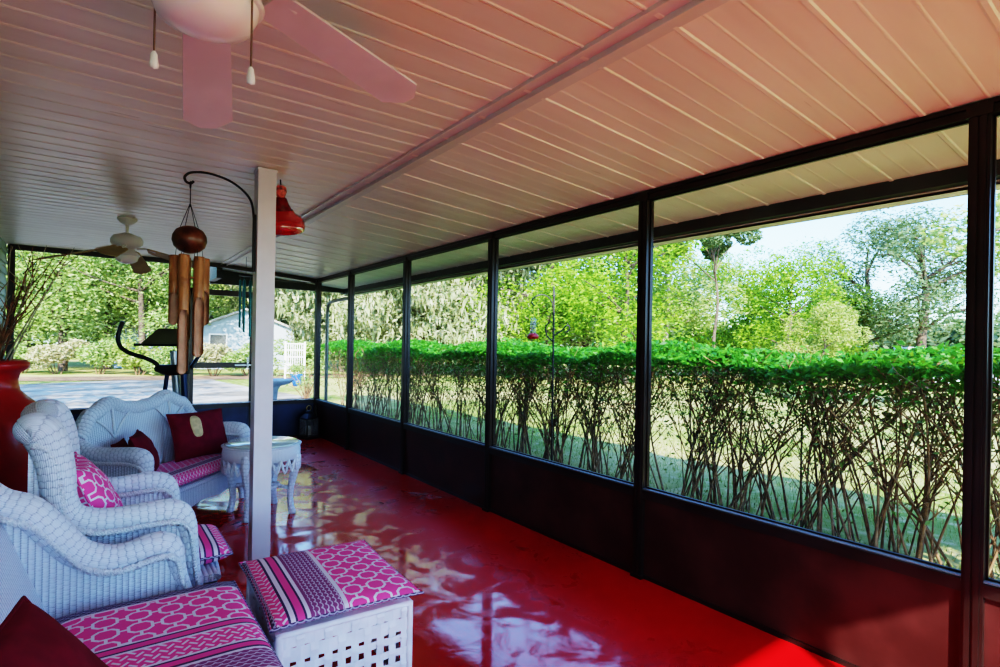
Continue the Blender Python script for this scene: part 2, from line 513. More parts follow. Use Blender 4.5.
# far end wall
wb = empty('wall_back', (0, YF, 0), kind='structure')
m = MB()
m.box((XL, -.025, ZC - .05), (XB, .025, ZC - .002))
m.add([(XB, -.025, ZC - .05), (XR, -.025, zc(XR) - .055), (XR, -.025, zc(XR) - .002), (XB, -.025, ZC - .002),
       (XB, .025, ZC - .05), (XR, .025, zc(XR) - .055), (XR, .025, zc(XR) - .002), (XB, .025, ZC - .002)],
      [(0,1,2,3),(7,6,5,4),(0,4,5,1),(1,5,6,2),(2,6,7,3),(3,7,4,0)])
m.build('header', BRONZE, wb)
KICK_REFL = m_bronze('kick_panel_navy_reflection', (.012, .020, .055), .4)  # navy reflection of the outdoors put into the far panels' base colour
DX0, DX1 = .91, 1.70
for a, b in ((XL + .05, DX0 - .03), (DX1 + .03, XR - .03)):
    MB().box((a, -.006, 0), (b, .006, SILL - .045)).build('kick_panel', KICK_REFL, wb)
    r = MB(); r.box((a, -.028, SILL - .05), (b, .028, SILL)); r.box((a, -.012, 0), (b, .012, .022)); ro = r.build('rail', BRONZE, wb)
    MB().box((a, -.03, SILL), (b, .03, SILL + .007)).build('sill_edge', WHITE_STRIP, ro)
pane(wn, (XL + .05, YF, 0), (DX0 - .03, YF, 0), SILL + .007, ZC - .05, (0, 1, 0)); wn += 1
pane(wn, (DX1 + .03, YF, 0), (XR - .03, YF, 0), SILL + .007, zc(XR) - .058, (0, 1, 0)); wn += 1
for k, x in enumerate((XL + .025, DX0, DX1)):
    m = MB(); zt = zc(x) - .003
    m.box((-.026, -.026, 0), (.026, .026, zt)); m.box((-.032, -.032, zt - .05), (.032, .032, zt - .012)); m.box((-.032, -.032, 0), (.032, .032, .02))
    o = m.build('trim_%d' % (len(POSTS) + k + 1), BRONZE); o.location = (x, YF, 0); tag(o, kind='structure')
dr = empty('door_1', ((DX0 + DX1) / 2, YF, 0), kind='structure')
w2 = (DX1 - DX0) / 2 - .03
m = MB()
for s in (-1, 1): m.box((s * w2 - (.045 if s > 0 else 0), -.018, .02), (s * w2 + (0 if s > 0 else .045), .018, 1.93))
for z0, z1 in ((1.86, 1.93), (.945, 1.015), (.44, .50), (.02, .10)): m.box((-w2, -.018, z0), (w2, .018, z1))
m.build('door_frame', BRONZE, dr)
MB().box((-w2 + .04, -.005, .09), (w2 - .04, .005, .45)).build('kick_panel', KICK_REFL, dr)
MB().box((-w2, -.03, .495), (w2, .03, .506)).build('pale_strip', WHITE_STRIP, dr)
m = MB(); m.add([(-w2 + .04, 0, .5), (w2 - .04, 0, .5), (w2 - .04, 0, 1.86), (-w2 + .04, 0, 1.86)], [(0, 1, 2, 3)], [(0, 0), (1, 0), (1, 2), (0, 2)])
m.add([(-w2, 0, 1.93), (w2, 0, 1.93), (w2, 0, 2.2), (-w2, 0, 2.2)], [(0, 1, 2, 3)], [(0, 0), (1, 0), (1, 1), (0, 1)])
m.build('screen_mesh', SCREEN, dr)
MB().bar((w2 - .07, -.035, .96), (w2 - .07, -.035, 1.08), .02, .02).bar((w2 - .22, -.03, .98), (w2 - .02, -.03, .98), .012, .018).build('door_handle', STEEL, dr)

# eave beyond the screens: beam, gutter
ev = empty('trim_11', (XE, 0, zc(XE)), kind='structure')
m = MB(); m.box((-.10, YN - .2, -.062), (-.03, YF + .75, .03)); m.box((-1.95, YF + .62, -.05), (-.05, YF + .69, .15)); m.box((-1.97, YF + .03, -.03), (-1.905, YF + .76, .245))
m.build('eave_beam', m_bronze('eave_beam_paint', (.030, .034, .030), .5), ev)
m = MB(); m.box((-.025, YN - .2, -.082), (.085, YF + .8, -.07)); m.box((.075, YN - .2, -.082), (.085, YF + .8, .04)); m.box((-.025, YN - .2, -.082), (-.017, YF + .8, .04))
m.build('gutter', plain('gutter_cream', (.62, .60, .48), .4, var=.08), ev)

# the white square post in the middle of the porch
POSTW = plain('post_white', (.70, .67, .70), .4, var=.05)
pp = empty('porch_post', (.77, 3.32, 0), label='white square support post between the side table and the ottoman', cat='post')
m = MB(); m.box((-.048, -.048, 0), (.048, .048, ZC - .004)); m.build('shaft', POSTW, pp)
m = MB(); m.box((-.052, -.052, ZC - .02), (.052, .052, ZC - .006)); m.build('cap', POSTW, pp)

# ------------------------------------------------------------------ wicker furniture
def arm(parent, path, rr, y, zlow=.10, wrap=WICK_R, flat=1.0):
    """one rolled arm: a woven side panel with the thick wrapped roll along its edge"""
    P = catmull([(x, y, z) for x, z in path], 7)
    R_ = [r[0] for r in catmull([(r, 0, 0) for r in rr], 7)]
    m = MB(); S = [p for p in P if True]
    # side panel, monotone in x only
    S2 = [S[0]]
    for p in S[1:]:
        if p[0] > S2[-1][0] + 1e-3: S2.append(p)
    n = len(S2) - 1
    for off, fl in ((-.012, True), (.012, False)):
        m.grid(lambda u, v: (S2[round(u*n)][0], y + off, zlow + (S2[round(u*n)][2] - zlow) * v), n, 6, True,
               uvf=lambda u, v: (S2[round(u*n)][0], zlow + (S2[round(u*n)][2] - zlow) * v), flip=fl)
    m.tube([(S2[0][0], y, zlow), (S2[-1][0], y, zlow)], .016, 8)
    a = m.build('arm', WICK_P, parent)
    t = MB(); t.tube(P, R_, 16, caps=False)
    # rounded ends
    for i, sg in ((0, -1), (len(P) - 1, 1)):
        c = Vector(P[i]); d = (Vector(P[min(i + 1, len(P) - 1)]) - Vector(P[max(i - 1, 0)])).normalized() * sg
        q = d.to_track_quat('Z', 'Y').to_matrix()
        r = R_[i]; t.lathe([(r * math.cos(k * PI / 12), r * .8 * math.sin(k * PI / 12)) for k in range(7)], 16, c, R=q)
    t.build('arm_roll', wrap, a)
    # braided edge that follows under the roll on both faces
    b = MB()
    for s in (-1, 1):
        E_ = [(p[0] + .3 * R_[i], p[1] + s * (.016 + .55 * R_[i]), p[2] - .85 * R_[i]) for i, p in enumerate(P)]
        for ph in (0, PI):
            Q = [(e[0], e[1] + s * .006 * math.cos(i * 1.9 + ph), e[2] + .007 * math.sin(i * 1.9 + ph)) for i, e in enumerate(catmull(E_[::2], 4))]
            b.tube(Q, .0085, 6)
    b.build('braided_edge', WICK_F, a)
    return a

def leg(parent, x, y, h=.16, sx=0, sy=0, r=.024):
    m = MB(); m.tube([(x, y, h), (x + sx * .3, y + sy * .3, h * .6), (x + sx * .8, y + sy * .8, h * .25), (x + sx, y + sy, .012), (x + sx, y + sy, 0)],
                     [r * 1.15, r * 1.05, r * .85, r * .95, r * .8], 12)
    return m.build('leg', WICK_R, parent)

def seat_furniture(root, hw, path, rr, ztop, xb, lean, xf, deck=.33, zlow=.11, crest_r=.05, scallop=0, fan=False, panel=WICK_P, legsplay=.02, crest_x=0.0):
    # backrest
    bk = MB()
    def bx(z): return xb - lean * (z - .40)
    for off, fl in ((0, False), (-.035, True)):
        bk.grid(lambda u, v: (bx(.15 + (ztop(2*u-1) - .15) * v) + off - .025 * math.cos((2*u-1) * PI/2) * v, (2*u-1) * hw, .15 + (ztop(2*u-1) - .15) * v), 28, 14, True,
                uvf=lambda u, v: (u * 2 * hw, v * (ztop(2*u-1) - .15)), flip=fl)
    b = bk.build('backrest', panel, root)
    N = 40
    P = [(bx(ztop(2*i/N-1)) - .018 + crest_x - .025 * math.cos((2*i/N-1) * PI/2), (2*i/N-1) * hw, ztop(2*i/N-1)) for i in range(N + 1)]
    cr = MB().tube(P, crest_r, 14)
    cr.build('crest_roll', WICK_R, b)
    if fan:
        for s in (-1, 1):
            for dy in (-.13, 0, .13):
                yb = s * hw * .5
                P = []
                for k in range(9):
                    t = k / 8; yy = yb + dy * t * 1.2; z = .62 + (ztop(yy / hw) - .62 - .03) * t
                    P.append((bx(z) + .012 - .025 * math.cos(yy / hw * PI / 2), yy, z))
                MB().tube(P, .008, 6).build('fan_strand', WICK_F, b)
    for s in (-1, 1): arm(root, path, rr, s * hw, zlow)
    # seat frame: front apron, back skirt and deck
    m = MB()
    def zl(u): return zlow + (scallop * abs(math.sin(u * PI * 3)) if scallop else 0)
    for off, fl in ((.0, False), (-.02, True)):
        m.grid(lambda u, v: (xf + .02 * math.sin(u * PI) + off, (2*u-1) * (hw - .01), zl(u) + (deck - zl(u)) * v), 36, 6, True,
               uvf=lambda u, v: (u * 2 * hw, v * deck), flip=fl)
    m.box((xb - .05, -hw + .015, deck - .03), (xf + .005, hw - .015, deck))
    m.tube([(xf + .003 + .018 * math.sin(k / 12 * PI), (k / 6 - 1) * (hw - .015), deck - .016) for k in range(13)], .013, 8)
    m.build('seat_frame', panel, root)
    for x, sx in ((xf - .03, legsplay), (xb, -legsplay)):
        for s in (-1, 1): leg(root, x, s * (hw - .03), deck - .12 if scallop else .18, sx, s * .005)

def cushion(name, L, W, T, mat, loc, rz=0, uvf=None, p=6, ears=.0, sag=0, n=30, label=None, cat='cushion', group=None):
    """boxy seat cushion centred at loc (L along local x, W along local y)"""
    def prof(a, b):
        e = max(0.0, (1 - abs(a) ** p) * (1 - abs(b) ** p)) ** .5
        return e
    def pt(u, v, s):
        a, b = 2*u-1, 2*v-1
        k = 1 + ears * (abs(a * b)) ** 3
        return (a * L/2 * k, b * W/2 * k, s * T/2 * prof(a, b) + sag * (a*a - .5) * abs(sag) / max(abs(sag), 1e-6))
    def warp(u): # denser near rims
        a = 2*u-1; return (math.sin(a * PI / 2) * .6 + a * .4) * .5 + .5
    m = MB()
    f = uvf or (lambda x, y: (x, y))
    for s, fl in ((1, False), (-1, True)):
        m.grid(lambda u, v: pt(warp(u), warp(v), s), n, n, True, uvf=lambda u, v: f(pt(warp(u), warp(v), 1)[0], pt(warp(u), warp(v), 1)[1]), flip=fl)
    o = m.build(name, mat); o.location = loc; o.rotation_euler.z = rz
    # piping
    q = MB(); P = []
    for k in range(80):
        a = 2 * PI * k / 80; cx, cy = math.cos(a), math.sin(a)
        k_ = max(abs(cx), abs(cy)); A, B = cx / k_, cy / k_; kk = 1 + ears * abs(A * B) ** 3
        P.append((A * L/2 * kk, B * W/2 * kk, 0))
    q.tube(P, .0055, 6, closed=True); q.build('piping', mat, o)
    return tag(o, label, cat, group)

def pillow(name, w, h, T, mat, loc, rot, label, uvf=None, cat='pillow', group=None, patch=False):
    """throw pillow with pinched corners, lying in its local xy plane"""
    m = MB(); f = uvf or (lambda x, y: (x, y))
    def pt(u, v, s):
        a, b = 2*u-1, 2*v-1
        x = a * w/2 * (1 - .07 * (1 - b*b)); y = b * h/2 * (1 - .07 * (1 - a*a))
        z = s * T/2 * (max(0, (1 - a*a) * (1 - b*b))) ** .42
        z += s * .006 * math.sin(7*a + 2*b) * math.cos(5*b - a) * (1 - a*a) * (1 - b*b)
        return (x, y, z)
    for s, fl in ((1, False), (-1, True)):
        m.grid(lambda u, v: pt(u, v, s), 26, 26, True, uvf=lambda u, v: f(*pt(u, v, s)[:2]), flip=fl)
    o = m.build(name, mat); o.location = loc; o.rotation_euler = rot
    q = MB(); P = []
    for k in range(72):
        a = 2 * PI * k / 72; cx, cy = math.cos(a), math.sin(a); k_ = max(abs(cx), abs(cy)); A, B = cx / k_, cy / k_
        P.append((A * w/2 * (1 - .07 * (1 - B*B)), B * h/2 * (1 - .07 * (1 - A*A)), 0))
    q.tube(P, .005, 6, closed=True); q.build('piping', mat, o)
    if patch:
        t = MB(); px, py, rx, ry = patch
        t.grid(lambda u, v: ((lambda x, y: (x, y, pt(x / w + .5, y / h + .5, 1)[2] + .006 * min(1, (1 - v) * 6) ))(px + rx * v * math.copysign(abs(math.cos(2*PI*u)) ** .75, math.cos(2*PI*u)), py + ry * v * math.copysign(abs(math.sin(2*PI*u)) ** .75, math.sin(2*PI*u)))), 40, 8, True)
        tag(t.build('oval_patch', TAN, o), label='tan oval patch')
    return tag(o, label, cat, group)

def settle(o, z):
    """let a pillow down until its lowest point rests at height z"""
    R = o.rotation_euler.to_matrix(); o.location.z = z - min((R @ v.co).z for v in o.data.vertices)
BANDS_L = [(0, 'dark'), (.105, 'white'), (.118, 'trellis'), (.385, 'white'), (.393, 'navy'), (.401, 'pink'), (.425, 'navy'), (.433, 'white'),
           (.443, 'diag'), (.54, 'white'), (.549, 'navy'), (.557, 'pink'), (.58, 'navy'), (.59, 'white'), (.60, 'scale'), (.71, 'white'), (.722, 'trellis'), (1.0, 'white'), (1.01, 'dark')]
FAB_L = m_fabric('printed_cloth_lengthwise', BANDS_L)
BANDS_O = [(0, 'dark'), (.025, 'diag'), (.062, 'navy'), (.070, 'white'), (.085, 'navy'), (.092, 'pink'), (.115, 'navy'), (.122, 'white'), (.134, 'purple'),
           (.145, 'scale'), (.245, 'white'), (.26, 'trellis'), (.56, 'pink')]
FAB_O = m_fabric('printed_cloth_ottoman', BANDS_O)
FAB_T = m_fabric('printed_cloth_trellis', [(-5, 'trellis'), (9, 'pink')], pitch=.075)
BANDS_S = [(0, 'diag'), (.10, 'white'), (.11, 'scale'), (.17, 'white'), (.18, 'trellis'), (.46, 'scale')]
FAB_S = m_fabric('printed_cloth_settee', BANDS_S, pitch=.06)

# loveseat nearest the camera, facing the screens
lv = empty('wicker_loveseat', (0, 1.64, 0), label='white wicker loveseat facing the ottoman, its long seat cushion banded in pink', cat='loveseat')
LVP = [(-.34, .86), (-.29, .815), (-.235, .765), (-.16, .725), (-.09, .635), (-.03, .565), (.05, .532), (.12, .537), (.17, .550), (.212, .550), (.242, .520), (.256, .46), (.272, .40), (.305, .30), (.33, .16), (.34, .12)]
LVR = [.055, .052, .050, .050, .050, .048, .045, .043, .043, .042, .036, .028, .024, .022, .020, .020]
seat_furniture(lv, .68, LVP, LVR, lambda t: .90 + .08 * math.cos(t * PI / 2), -.115, .36, .42)
cushion('seat_cushion', .53, 1.20, .10, FAB_L, (.165, 1.64, .384), uvf=lambda x, y: (x, .60 - y), p=7, ears=.015,
        label='long seat cushion on the wicker loveseat, banded in pink, purple and white', group=None)
pillow('throw_pillow', .37, .44, .12, MAROON, (-.058, 1.31, .52), (0, 0, 0), 'plain maroon pillow lying on the near loveseat cushion below the wicker arm')
o = bpy.data.objects['throw_pillow']; o.rotation_euler = (Matrix.Rotation(math.radians(-14), 4, 'Z') @ Matrix.Rotation(math.radians(52), 4, 'Y')).to_euler(); settle(o, .438)

# ottoman
ot = empty('wicker_ottoman', (.728, 2.085, 0), math.radians(-3), label='white open-weave wicker ottoman in front of the loveseat', cat='ottoman')
def lattice(L, W, H, pitch=.045, w=.0265, t=.0035):
    m = MB()
    for axis in range(2):
        A, B = (L, W) if axis == 0 else (W, L)
        for s in (-1, 1):
            nA = round(A / pitch); pa = A / nA; nH = round(H / pitch); ph = H / nH
            def P(a, z, o):
                d = s * (B / 2 + o)
                return (a, d, z) if axis == 0 else (d, a, z)
            for i in range(nA):                       # uprights weave in and out
                a0 = -A / 2 + (i + .5) * pa
                pts = [(a0, k * ph / 2, .0035 * (1 if (i + k // 2) % 2 else -1) * (1 if k % 2 else 0)) for k in range(2 * nH + 1)]
                for k in range(len(pts) - 1):
                    (x0, z0, o0), (x1, z1, o1) = pts[k], pts[k + 1]
                    q = [P(x0 - w/2, z0, o0), P(x0 + w/2, z0, o0), P(x1 + w/2, z1, o1), P(x1 - w/2, z1, o1)]
                    m.add(q, [(0, 1, 2, 3)], [(0, z0), (w, z0), (w, z1), (0, z1)])
            for j in range(nH):
                z0 = (j + .5) * ph
                ww = w if j < nH - 2 else ph * .97
                pts = [(-A / 2 + k * pa / 2, .0035 * (-1 if ((k // 2) + j) % 2 else 1) * (1 if k % 2 else 0)) for k in range(2 * nA + 1)]
                for k in range(len(pts) - 1):
                    (x0, o0), (x1, o1) = pts[k], pts[k + 1]
                    q = [P(x0, z0 - ww/2, o0), P(x1, z0 - ww/2, o1), P(x1, z0 + ww/2, o1), P(x0, z0 + ww/2, o0)]
                    m.add(q, [(0, 1, 2, 3)], [(x0, 0), (x1, 0), (x1, w), (x0, w)])
    return m
m = lattice(.455, .55, .335)
OTT = m.build('basket', WHITE_STRIP, ot); OTT.location.z = .012
m = MB()
for sx in (-1, 1):
    for sy in (-1, 1): m.tube([(sx * .225, sy * .272, .0), (sx * .225, sy * .272, .35)], .013, 10)
for z in (.02, .345):
    P = [(-.228, -.275, z), (.228, -.275, z), (.228, .275, z), (-.228, .275, z)]
    for k in range(4): m.tube([P[k], P[(k + 1) % 4]], .010, 8)
m.build('frame', WHITE_STRIP, ot)
m = MB(); m.box((-.22, -.268, .33), (.22, .268, .352)); m.build('lid', WHITE_STRIP, ot)
cushion('ottoman_cushion', .495, .59, .062, FAB_O, (.728, 2.085, .388), math.radians(-3), uvf=lambda x, y: (y, x + .265), p=5, ears=.05,
        label='pink and purple banded pad with pointed corners on the wicker ottoman')

# high-backed armchair behind the loveseat
ac = empty('wicker_armchair', (0, 2.77, 0), label='high-backed white wicker armchair between the loveseat and the corner settee', cat='armchair')
ACP = [(-.178, .962), (-.165, .968), (-.140, .95), (-.114, .88), (-.100, .80), (-.092, .72), (-.062, .655), (0, .626), (.08, .618), (.16, .622), (.23, .624), (.280, .606), (.306, .555), (.318, .48), (.33, .38), (.35, .26), (.37, .14)]
ACR = [.050, .060, .062, .058, .055, .052, .048, .045, .043, .043, .044, .042, .036, .030, .026, .024, .022]
seat_furniture(ac, .278, ACP, ACR, lambda t: .965 + .03 * math.cos(t * PI / 2), -.10, .06, .42, crest_r=.042)
cushion('seat_cushion', .57, .42, .09, FAB_O, (.202, 2.77, .380), uvf=lambda x, y: (y, .30 - x), p=6,
        label='striped purple and pink seat cushion on the high-backed wicker armchair')
o = pillow('throw_pillow', .40, .40, .15, FAB_T, (.015, 2.775, .60), (0, 0, 0), 'pink trellis-print pillow leaning against the back of the wicker armchair')
o.rotation_euler = Euler((0, math.radians(68), 0)); settle(o, .427)

# settee set across the far corner
SO, SR = (.43, 4.64), math.radians(-40)
st = empty('wicker_settee', (*SO, 0), SR, label='white wicker settee with a double-humped back set across the far corner', cat='settee')
STP = [(-.19, .64), (-.15, .605), (-.08, .575), (0, .565), (.12, .568), (.20, .565), (.255, .545), (.275, .49), (.275, .40), (.27, .30), (.265, .18), (.265, .14)]
STR = [.05, .05, .05, .05, .052, .055, .055, .042, .032, .026, .022, .02]
def zset(t):
    t = abs(t); P = [(0, .795), (.2, .805), (.5, .85), (.78, .79), (1.0, .655)]
    for (a, za), (b, zb) in zip(P, P[1:]):
        if t <= b:
            k = (t - a) / (b - a); k = k * k * (3 - 2 * k); return za + (zb - za) * k
    return .665
seat_furniture(st, .58, STP, STR, zset, -.13, .12, .285, deck=.29, zlow=.13, crest_r=.05, scallop=.02, fan=True, legsplay=.015)
def loc_s(x, y, z):
    c_, s_ = math.cos(SR), math.sin(SR); return (SO[0] + c_ * x - s_ * y, SO[1] + s_ * x + c_ * y, z)
cushion('seat_cushion', .42, 1.06, .09, FAB_S, loc_s(.105, 0, .339), SR, uvf=lambda x, y: (y, .25 - x), p=6,
        label='pink printed seat cushion on the corner settee')
def lean(o, tilt, yaw): o.rotation_euler = (Matrix.Rotation(yaw, 4, 'Z') @ Matrix.Rotation(tilt, 4, 'Y')).to_euler()
o = pillow('throw_pillow', .36, .47, .14, MAROON, loc_s(.055, .31, .555), (0, 0, 0), 'square maroon pillow with a tan oval patch on the corner settee', patch=(-.055, -.06, .085, .045))
lean(o, math.radians(72), SR - math.radians(20)); settle(o, .388)
o = pillow('throw_pillow', .30, .34, .13, MAROON, loc_s(.055, -.30, .53), (0, 0, 0), 'plain dark red pillow on the settee, larger of the two by its near arm')
lean(o, math.radians(66), SR + math.radians(30)); settle(o, .388)
o = pillow('throw_pillow', .24, .26, .08, MAROON, loc_s(-.025, -.385, .545), (0, 0, 0), 'small dark red pillow tucked into the corner of settee back and near arm')
lean(o, math.radians(74), SR + math.radians(24)); settle(o, .386)

# round side table
tb = empty('side_table', (1.03, 4.40, 0), math.radians(8), label='round white wicker side table with a glass top behind the support post', cat='table')
GLASS = Mat('table_glass', (.62, .72, .66), .04, spec=.8, Coat_Weight=.6).m
MB().lathe([(0, .520), (.252, .520), (.258, .524), (.258, .530), (.252, .534), (0, .534)], 48).build('glass_top', GLASS, tb)
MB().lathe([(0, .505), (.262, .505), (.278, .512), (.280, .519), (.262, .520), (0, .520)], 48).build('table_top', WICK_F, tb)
sk = MB()
sk.lathe([(.268, .508), (.274, .47), (.272, .42), (.262, .415), (.262, .508)], 48)
for k in range(26):                                    # hanging loops of the lace skirt
    a = 2 * PI * k / 26; b = a + 2 * PI / 26
    P = []
    for i in range(9):
        t = i / 8; aa = a + (b - a) * t; P.append((.271 * math.cos(aa), .271 * math.sin(aa), .425 - .075 * math.sin(PI * t) - .02 * math.sin(PI * t) ** 4))
    sk.tube(P, .008, 6)
    P = [(.268 * math.cos(a + (b - a) * t), .268 * math.sin(a + (b - a) * t), .425 - .045 * math.sin(PI * t)) for t in np.linspace(0, 1, 7)]
    sk.tube(P, .006, 5)
sk.build('skirt', WICK_F, tb)
for k in range(4):
    a = PI / 4 + k * PI / 2; c_, s_ = math.cos(a), math.sin(a)
    prof = [(.20, .50, .036), (.245, .45, .040), (.258, .38, .036), (.240, .29, .029), (.222, .20, .024), (.216, .12, .022), (.224, .05, .023), (.236, .012, .026), (.238, 0, .024)]
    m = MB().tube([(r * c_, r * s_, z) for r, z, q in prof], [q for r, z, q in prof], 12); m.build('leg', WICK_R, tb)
m = MB()
for k in range(2):
    a = PI / 4 + k * PI / 2; c_, s_ = math.cos(a) * .225, math.sin(a) * .225
    m.tube([(-c_, -s_, .19), (0, 0, .205 + .012 * k), (c_, s_, .19)], .014, 8)
m.tube([(.12 * math.cos(2*PI*k/24), .12 * math.sin(2*PI*k/24), .20) for k in range(24)], .012, 8, closed=True)
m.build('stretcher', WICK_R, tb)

# big red urn with dry reeds
ur = empty('floor_urn', (-.445, 3.42, 0), label='tall red glazed urn standing by the house wall behind the armchair', cat='urn')
MB().lathe([(0, 0), (.15, 0), (.16, .02), (.19, .20), (.245, .42), (.284, .64), (.288, .80), (.272, .90), (.238, .97), (.195, 1.01), (.168, 1.04), (.160, 1.085), (.168, 1.125),
            (.188, 1.135), (.202, 1.150), (.202, 1.168), (.188, 1.182), (.165, 1.182), (.150, 1.15), (.145, 1.05), (.18, .98), (.0, .9)], 56).build('body', RED_GLAZE, ur)
REED = plain('dry_reed', (.16, .075, .035), .9, var=.4, scale=25)
REED2 = plain('grey_twig', (.25, .22, .15), .9, var=.3, scale=25)
br = empty('dried_branches', (-.445, 3.42, 1.0), label='bundle of thin dry branches standing in the red urn', cat='dried branches')
random.seed(3)
for k in range(15):
    a = random.uniform(-.95, .15); sp = random.uniform(.02, .42); h = random.uniform(.40, .74)
    if k % 4 == 0: sp *= .4
    b0 = Vector((random.uniform(-.07, .07), random.uniform(-.07, .07), -.05)); tip = Vector((math.cos(a) * sp, math.sin(a) * sp * .8, h))
    m = MB(); pts = [b0 + (tip - b0) * t + Vector((math.sin(t * 3 + k) * .012, math.cos(t * 4 + k) * .012, 0)) for t in np.linspace(0, 1, 8)]
    m.tube(pts, [.0065 * (1 - .75 * t) for t in np.linspace(0, 1, 8)], 6)
    for j in range(3):
        t = random.uniform(.45, .95); p = b0 + (tip - b0) * t; m.tube([p, p + Vector((random.uniform(-.09, .09), random.uniform(-.07, .07), random.uniform(.03, .14)))], [.003, .001], 5)
    m.build('branch', REED if k % 3 else REED2, br)

# ------------------------------------------------------------------ ceiling fans
def ceiling_fan(name, loc, rod, gr, blade_angles, R, bw, droop, mblade, mbody, pitch, chains, label, tipcut=True):
    root = empty(name, loc, label=label, cat='ceiling fan', group='ceiling fans')
    MB().lathe([(.0, 0), (.068, 0), (.07, -.012), (.045, -.04), (.022, -.055), (0, -.055)], 28).build('canopy', mbody, root)
    MB().tube([(0, 0, -.05), (0, 0, -rod)], .012, 12).build('rod', mbody, root)
    z = -rod
    MB().lathe([(.0, z + .01), (.03, z + .01), (.05, z), (.095, z - .015), (.112, z - .045), (.112, z - .075), (.09, z - .10), (.05, z - .115), (0, z - .115)], 36).build('motor', mbody, root)
    zb = z - .085
    for ang in blade_angles:
        L = R
        dr_ = droop
        if isinstance(ang, tuple): ang, L, dr_ = ang
        a = math.radians(ang)
        Rz = Matrix.Rotation(a, 3, 'Z'); D = Matrix.Rotation(math.radians(dr_), 3, 'Y'); Pm = Matrix.Rotation(math.radians(pitch), 3, 'X')
        m = MB(); th = .007
        out = [(.15, -.038), (.19, -.052), (L - .05, -bw/2), (L - .012, -bw/2 + .02), (L, -bw/2 + .045), (L, bw/2 - .045), (L - .012, bw/2 - .02), (L - .05, bw/2), (.19, .052), (.15, .038)]
        if tipcut: out = [(.15, -.036), (.18, -.050), (L - .045, -bw/2), (L, -bw/6), (L, bw/6), (L - .045, bw/2), (.18, .050), (.15, .036)]
        vs = []
        for s in (-1, 1):
            for x, y in out:
                p = Pm @ Vector((0, y, s * th / 2)); p = Vector((x, p.y, p.z)); vs.append(Rz @ (D @ p) + Vector((0, 0, zb)))
        k = len(out)
        m.add(vs, [tuple(range(k))[::-1], tuple(range(k, 2*k))] + [(i, (i + 1) % k, k + (i + 1) % k, k + i) for i in range(k)])
        b = m.build('blade', mblade, root)
        h = MB()
        for yy in (-.022, .022):
            P = [Rz @ (D @ Vector((x, yy * (x > .1), zz))) + Vector((0, 0, zb)) for x, zz in ((.075, -.01), (.13, .012), (.17, .010), (.21, .006))]
            h.tube(P, .008, 8)
        h.build('blade_bracket', mbody, b)
    zl = z - .115
    MB().lathe([(.0, zl + .005), (.05, zl), (.055, zl - .02), (.075, zl - .03), (gr, zl - .045), (gr + .006, zl - .052), (gr, zl - .060), (0, zl - .06)], 40).build('light_fitter', mbody, root)
    MB().lathe([(gr - .004, zl - .056), (gr - .008, zl - .072), (gr * .82, zl - .098), (gr * .5, zl - .115), (gr * .2, zl - .122), (0, zl - .123)], 40).build('globe', GLOBE, root)
    for (cx, cy, cl) in chains:
        m = MB(); zz = zl - .03
        m.tube([(cx, cy, zz), (cx, cy, zz - cl)], .0022, 6)
        c = m.build('pull_chain', plain('chain_brass', (.20, .13, .09), .4, metal=.5), root)
        MB().lathe([(.002, 0), (.006, -.006), (.0085, -.026), (.008, -.034), (0, -.037)], 12, (cx, cy, zz - cl)).build('pull_knob', plain('knob_white', (.75, .72, .68), .4), c)
    return root
ceiling_fan('ceiling_fan', (.175, 1.29, ZC), .10, .108, [(81, .66, 11), (24, .66, 2.5), 161, 237, 308], .66, .135, 4, FAN_BLADE, FAN_WHITE, -10,
            [(-.085, .045, .14), (.075, -.075, .17)], 'near white ceiling fan with a frosted globe and two pull chains')
ceiling_fan('ceiling_fan', (.20, 5.38, ZC), .13, .088, [255, 345, 75, 165], .62, .14, 15, FAN_TAN, FAN_WHITE, -16,
            [(-.04, -.05, .05)], 'far ceiling fan with drooping tan blades above the settee')

# ------------------------------------------------------------------ things hanging by the post
hk = empty('plant_hook', (.77, 3.32, 1.7), label='black iron crook bracket on the support post holding the bamboo chime', cat='hook')
P = catmull([(-.058, 0, -.02), (-.058, 0, .15), (-.060, .0, .30), (-.085, .005, .395), (-.17, .015, .465), (-.275, .03, .495), (-.361, .04, .488), (-.394, .045, .462), (-.390, .045, .436), (-.368, .042, .428), (-.354, .04, .442)], 6)
MB().tube(P, .0065, 8).build('crook', IRON, hk)
MB().box((-.062, -.012, -.02), (-.049, .012, .30)).build('wall_strap', IRON, hk)
BAMBOO = None
def m_bamboo():
    m = Mat('bamboo', (.42, .18, .06), .38, spec=.5)
    x, y, z = m.xyz(m.obj())
    n = m.noise(m.scale(m.obj(), (30, 30, 3)), 2, 4); n2 = m.noise(m.obj(), 16, 4)
    c = m.mix(n.ss(.3, .7), (.30, .115, .03), (.50, .235, .085))
    c = m.mix(n2.ss(.55, .7) * .6, c, (.17, .06, .02))
    m.color(c); return m.m
BAMBOO = m_bamboo()
BAM_IN = plain('bamboo_inside', (.56, .34, .22), .6, var=.15, scale=14)
COCO = Mat('coconut_shell', (.10, .028, .012), .3, spec=.5)
n = COCO.noise(COCO.obj(), 14, 5); COCO.color(COCO.mix(n.ss(.35, .65), (.06, .015, .008), (.20, .07, .03))); COCO = COCO.m
ch = empty('bamboo_wind_chime', (.402, 3.362, 2.132), label='bamboo wind chime with a coconut shell hanging from the crook on the post', cat='wind chime')
MB().lathe([(0, -.236), (.035, -.238), (.065, -.256), (.081, -.285), (.084, -.312), (.074, -.345), (.05, -.368), (.02, -.378), (0, -.379)], 36).build('coconut_shell', COCO, ch)
m = MB(); m.tube([(0, 0, 0), (0, 0, -.13)], .0025, 6)
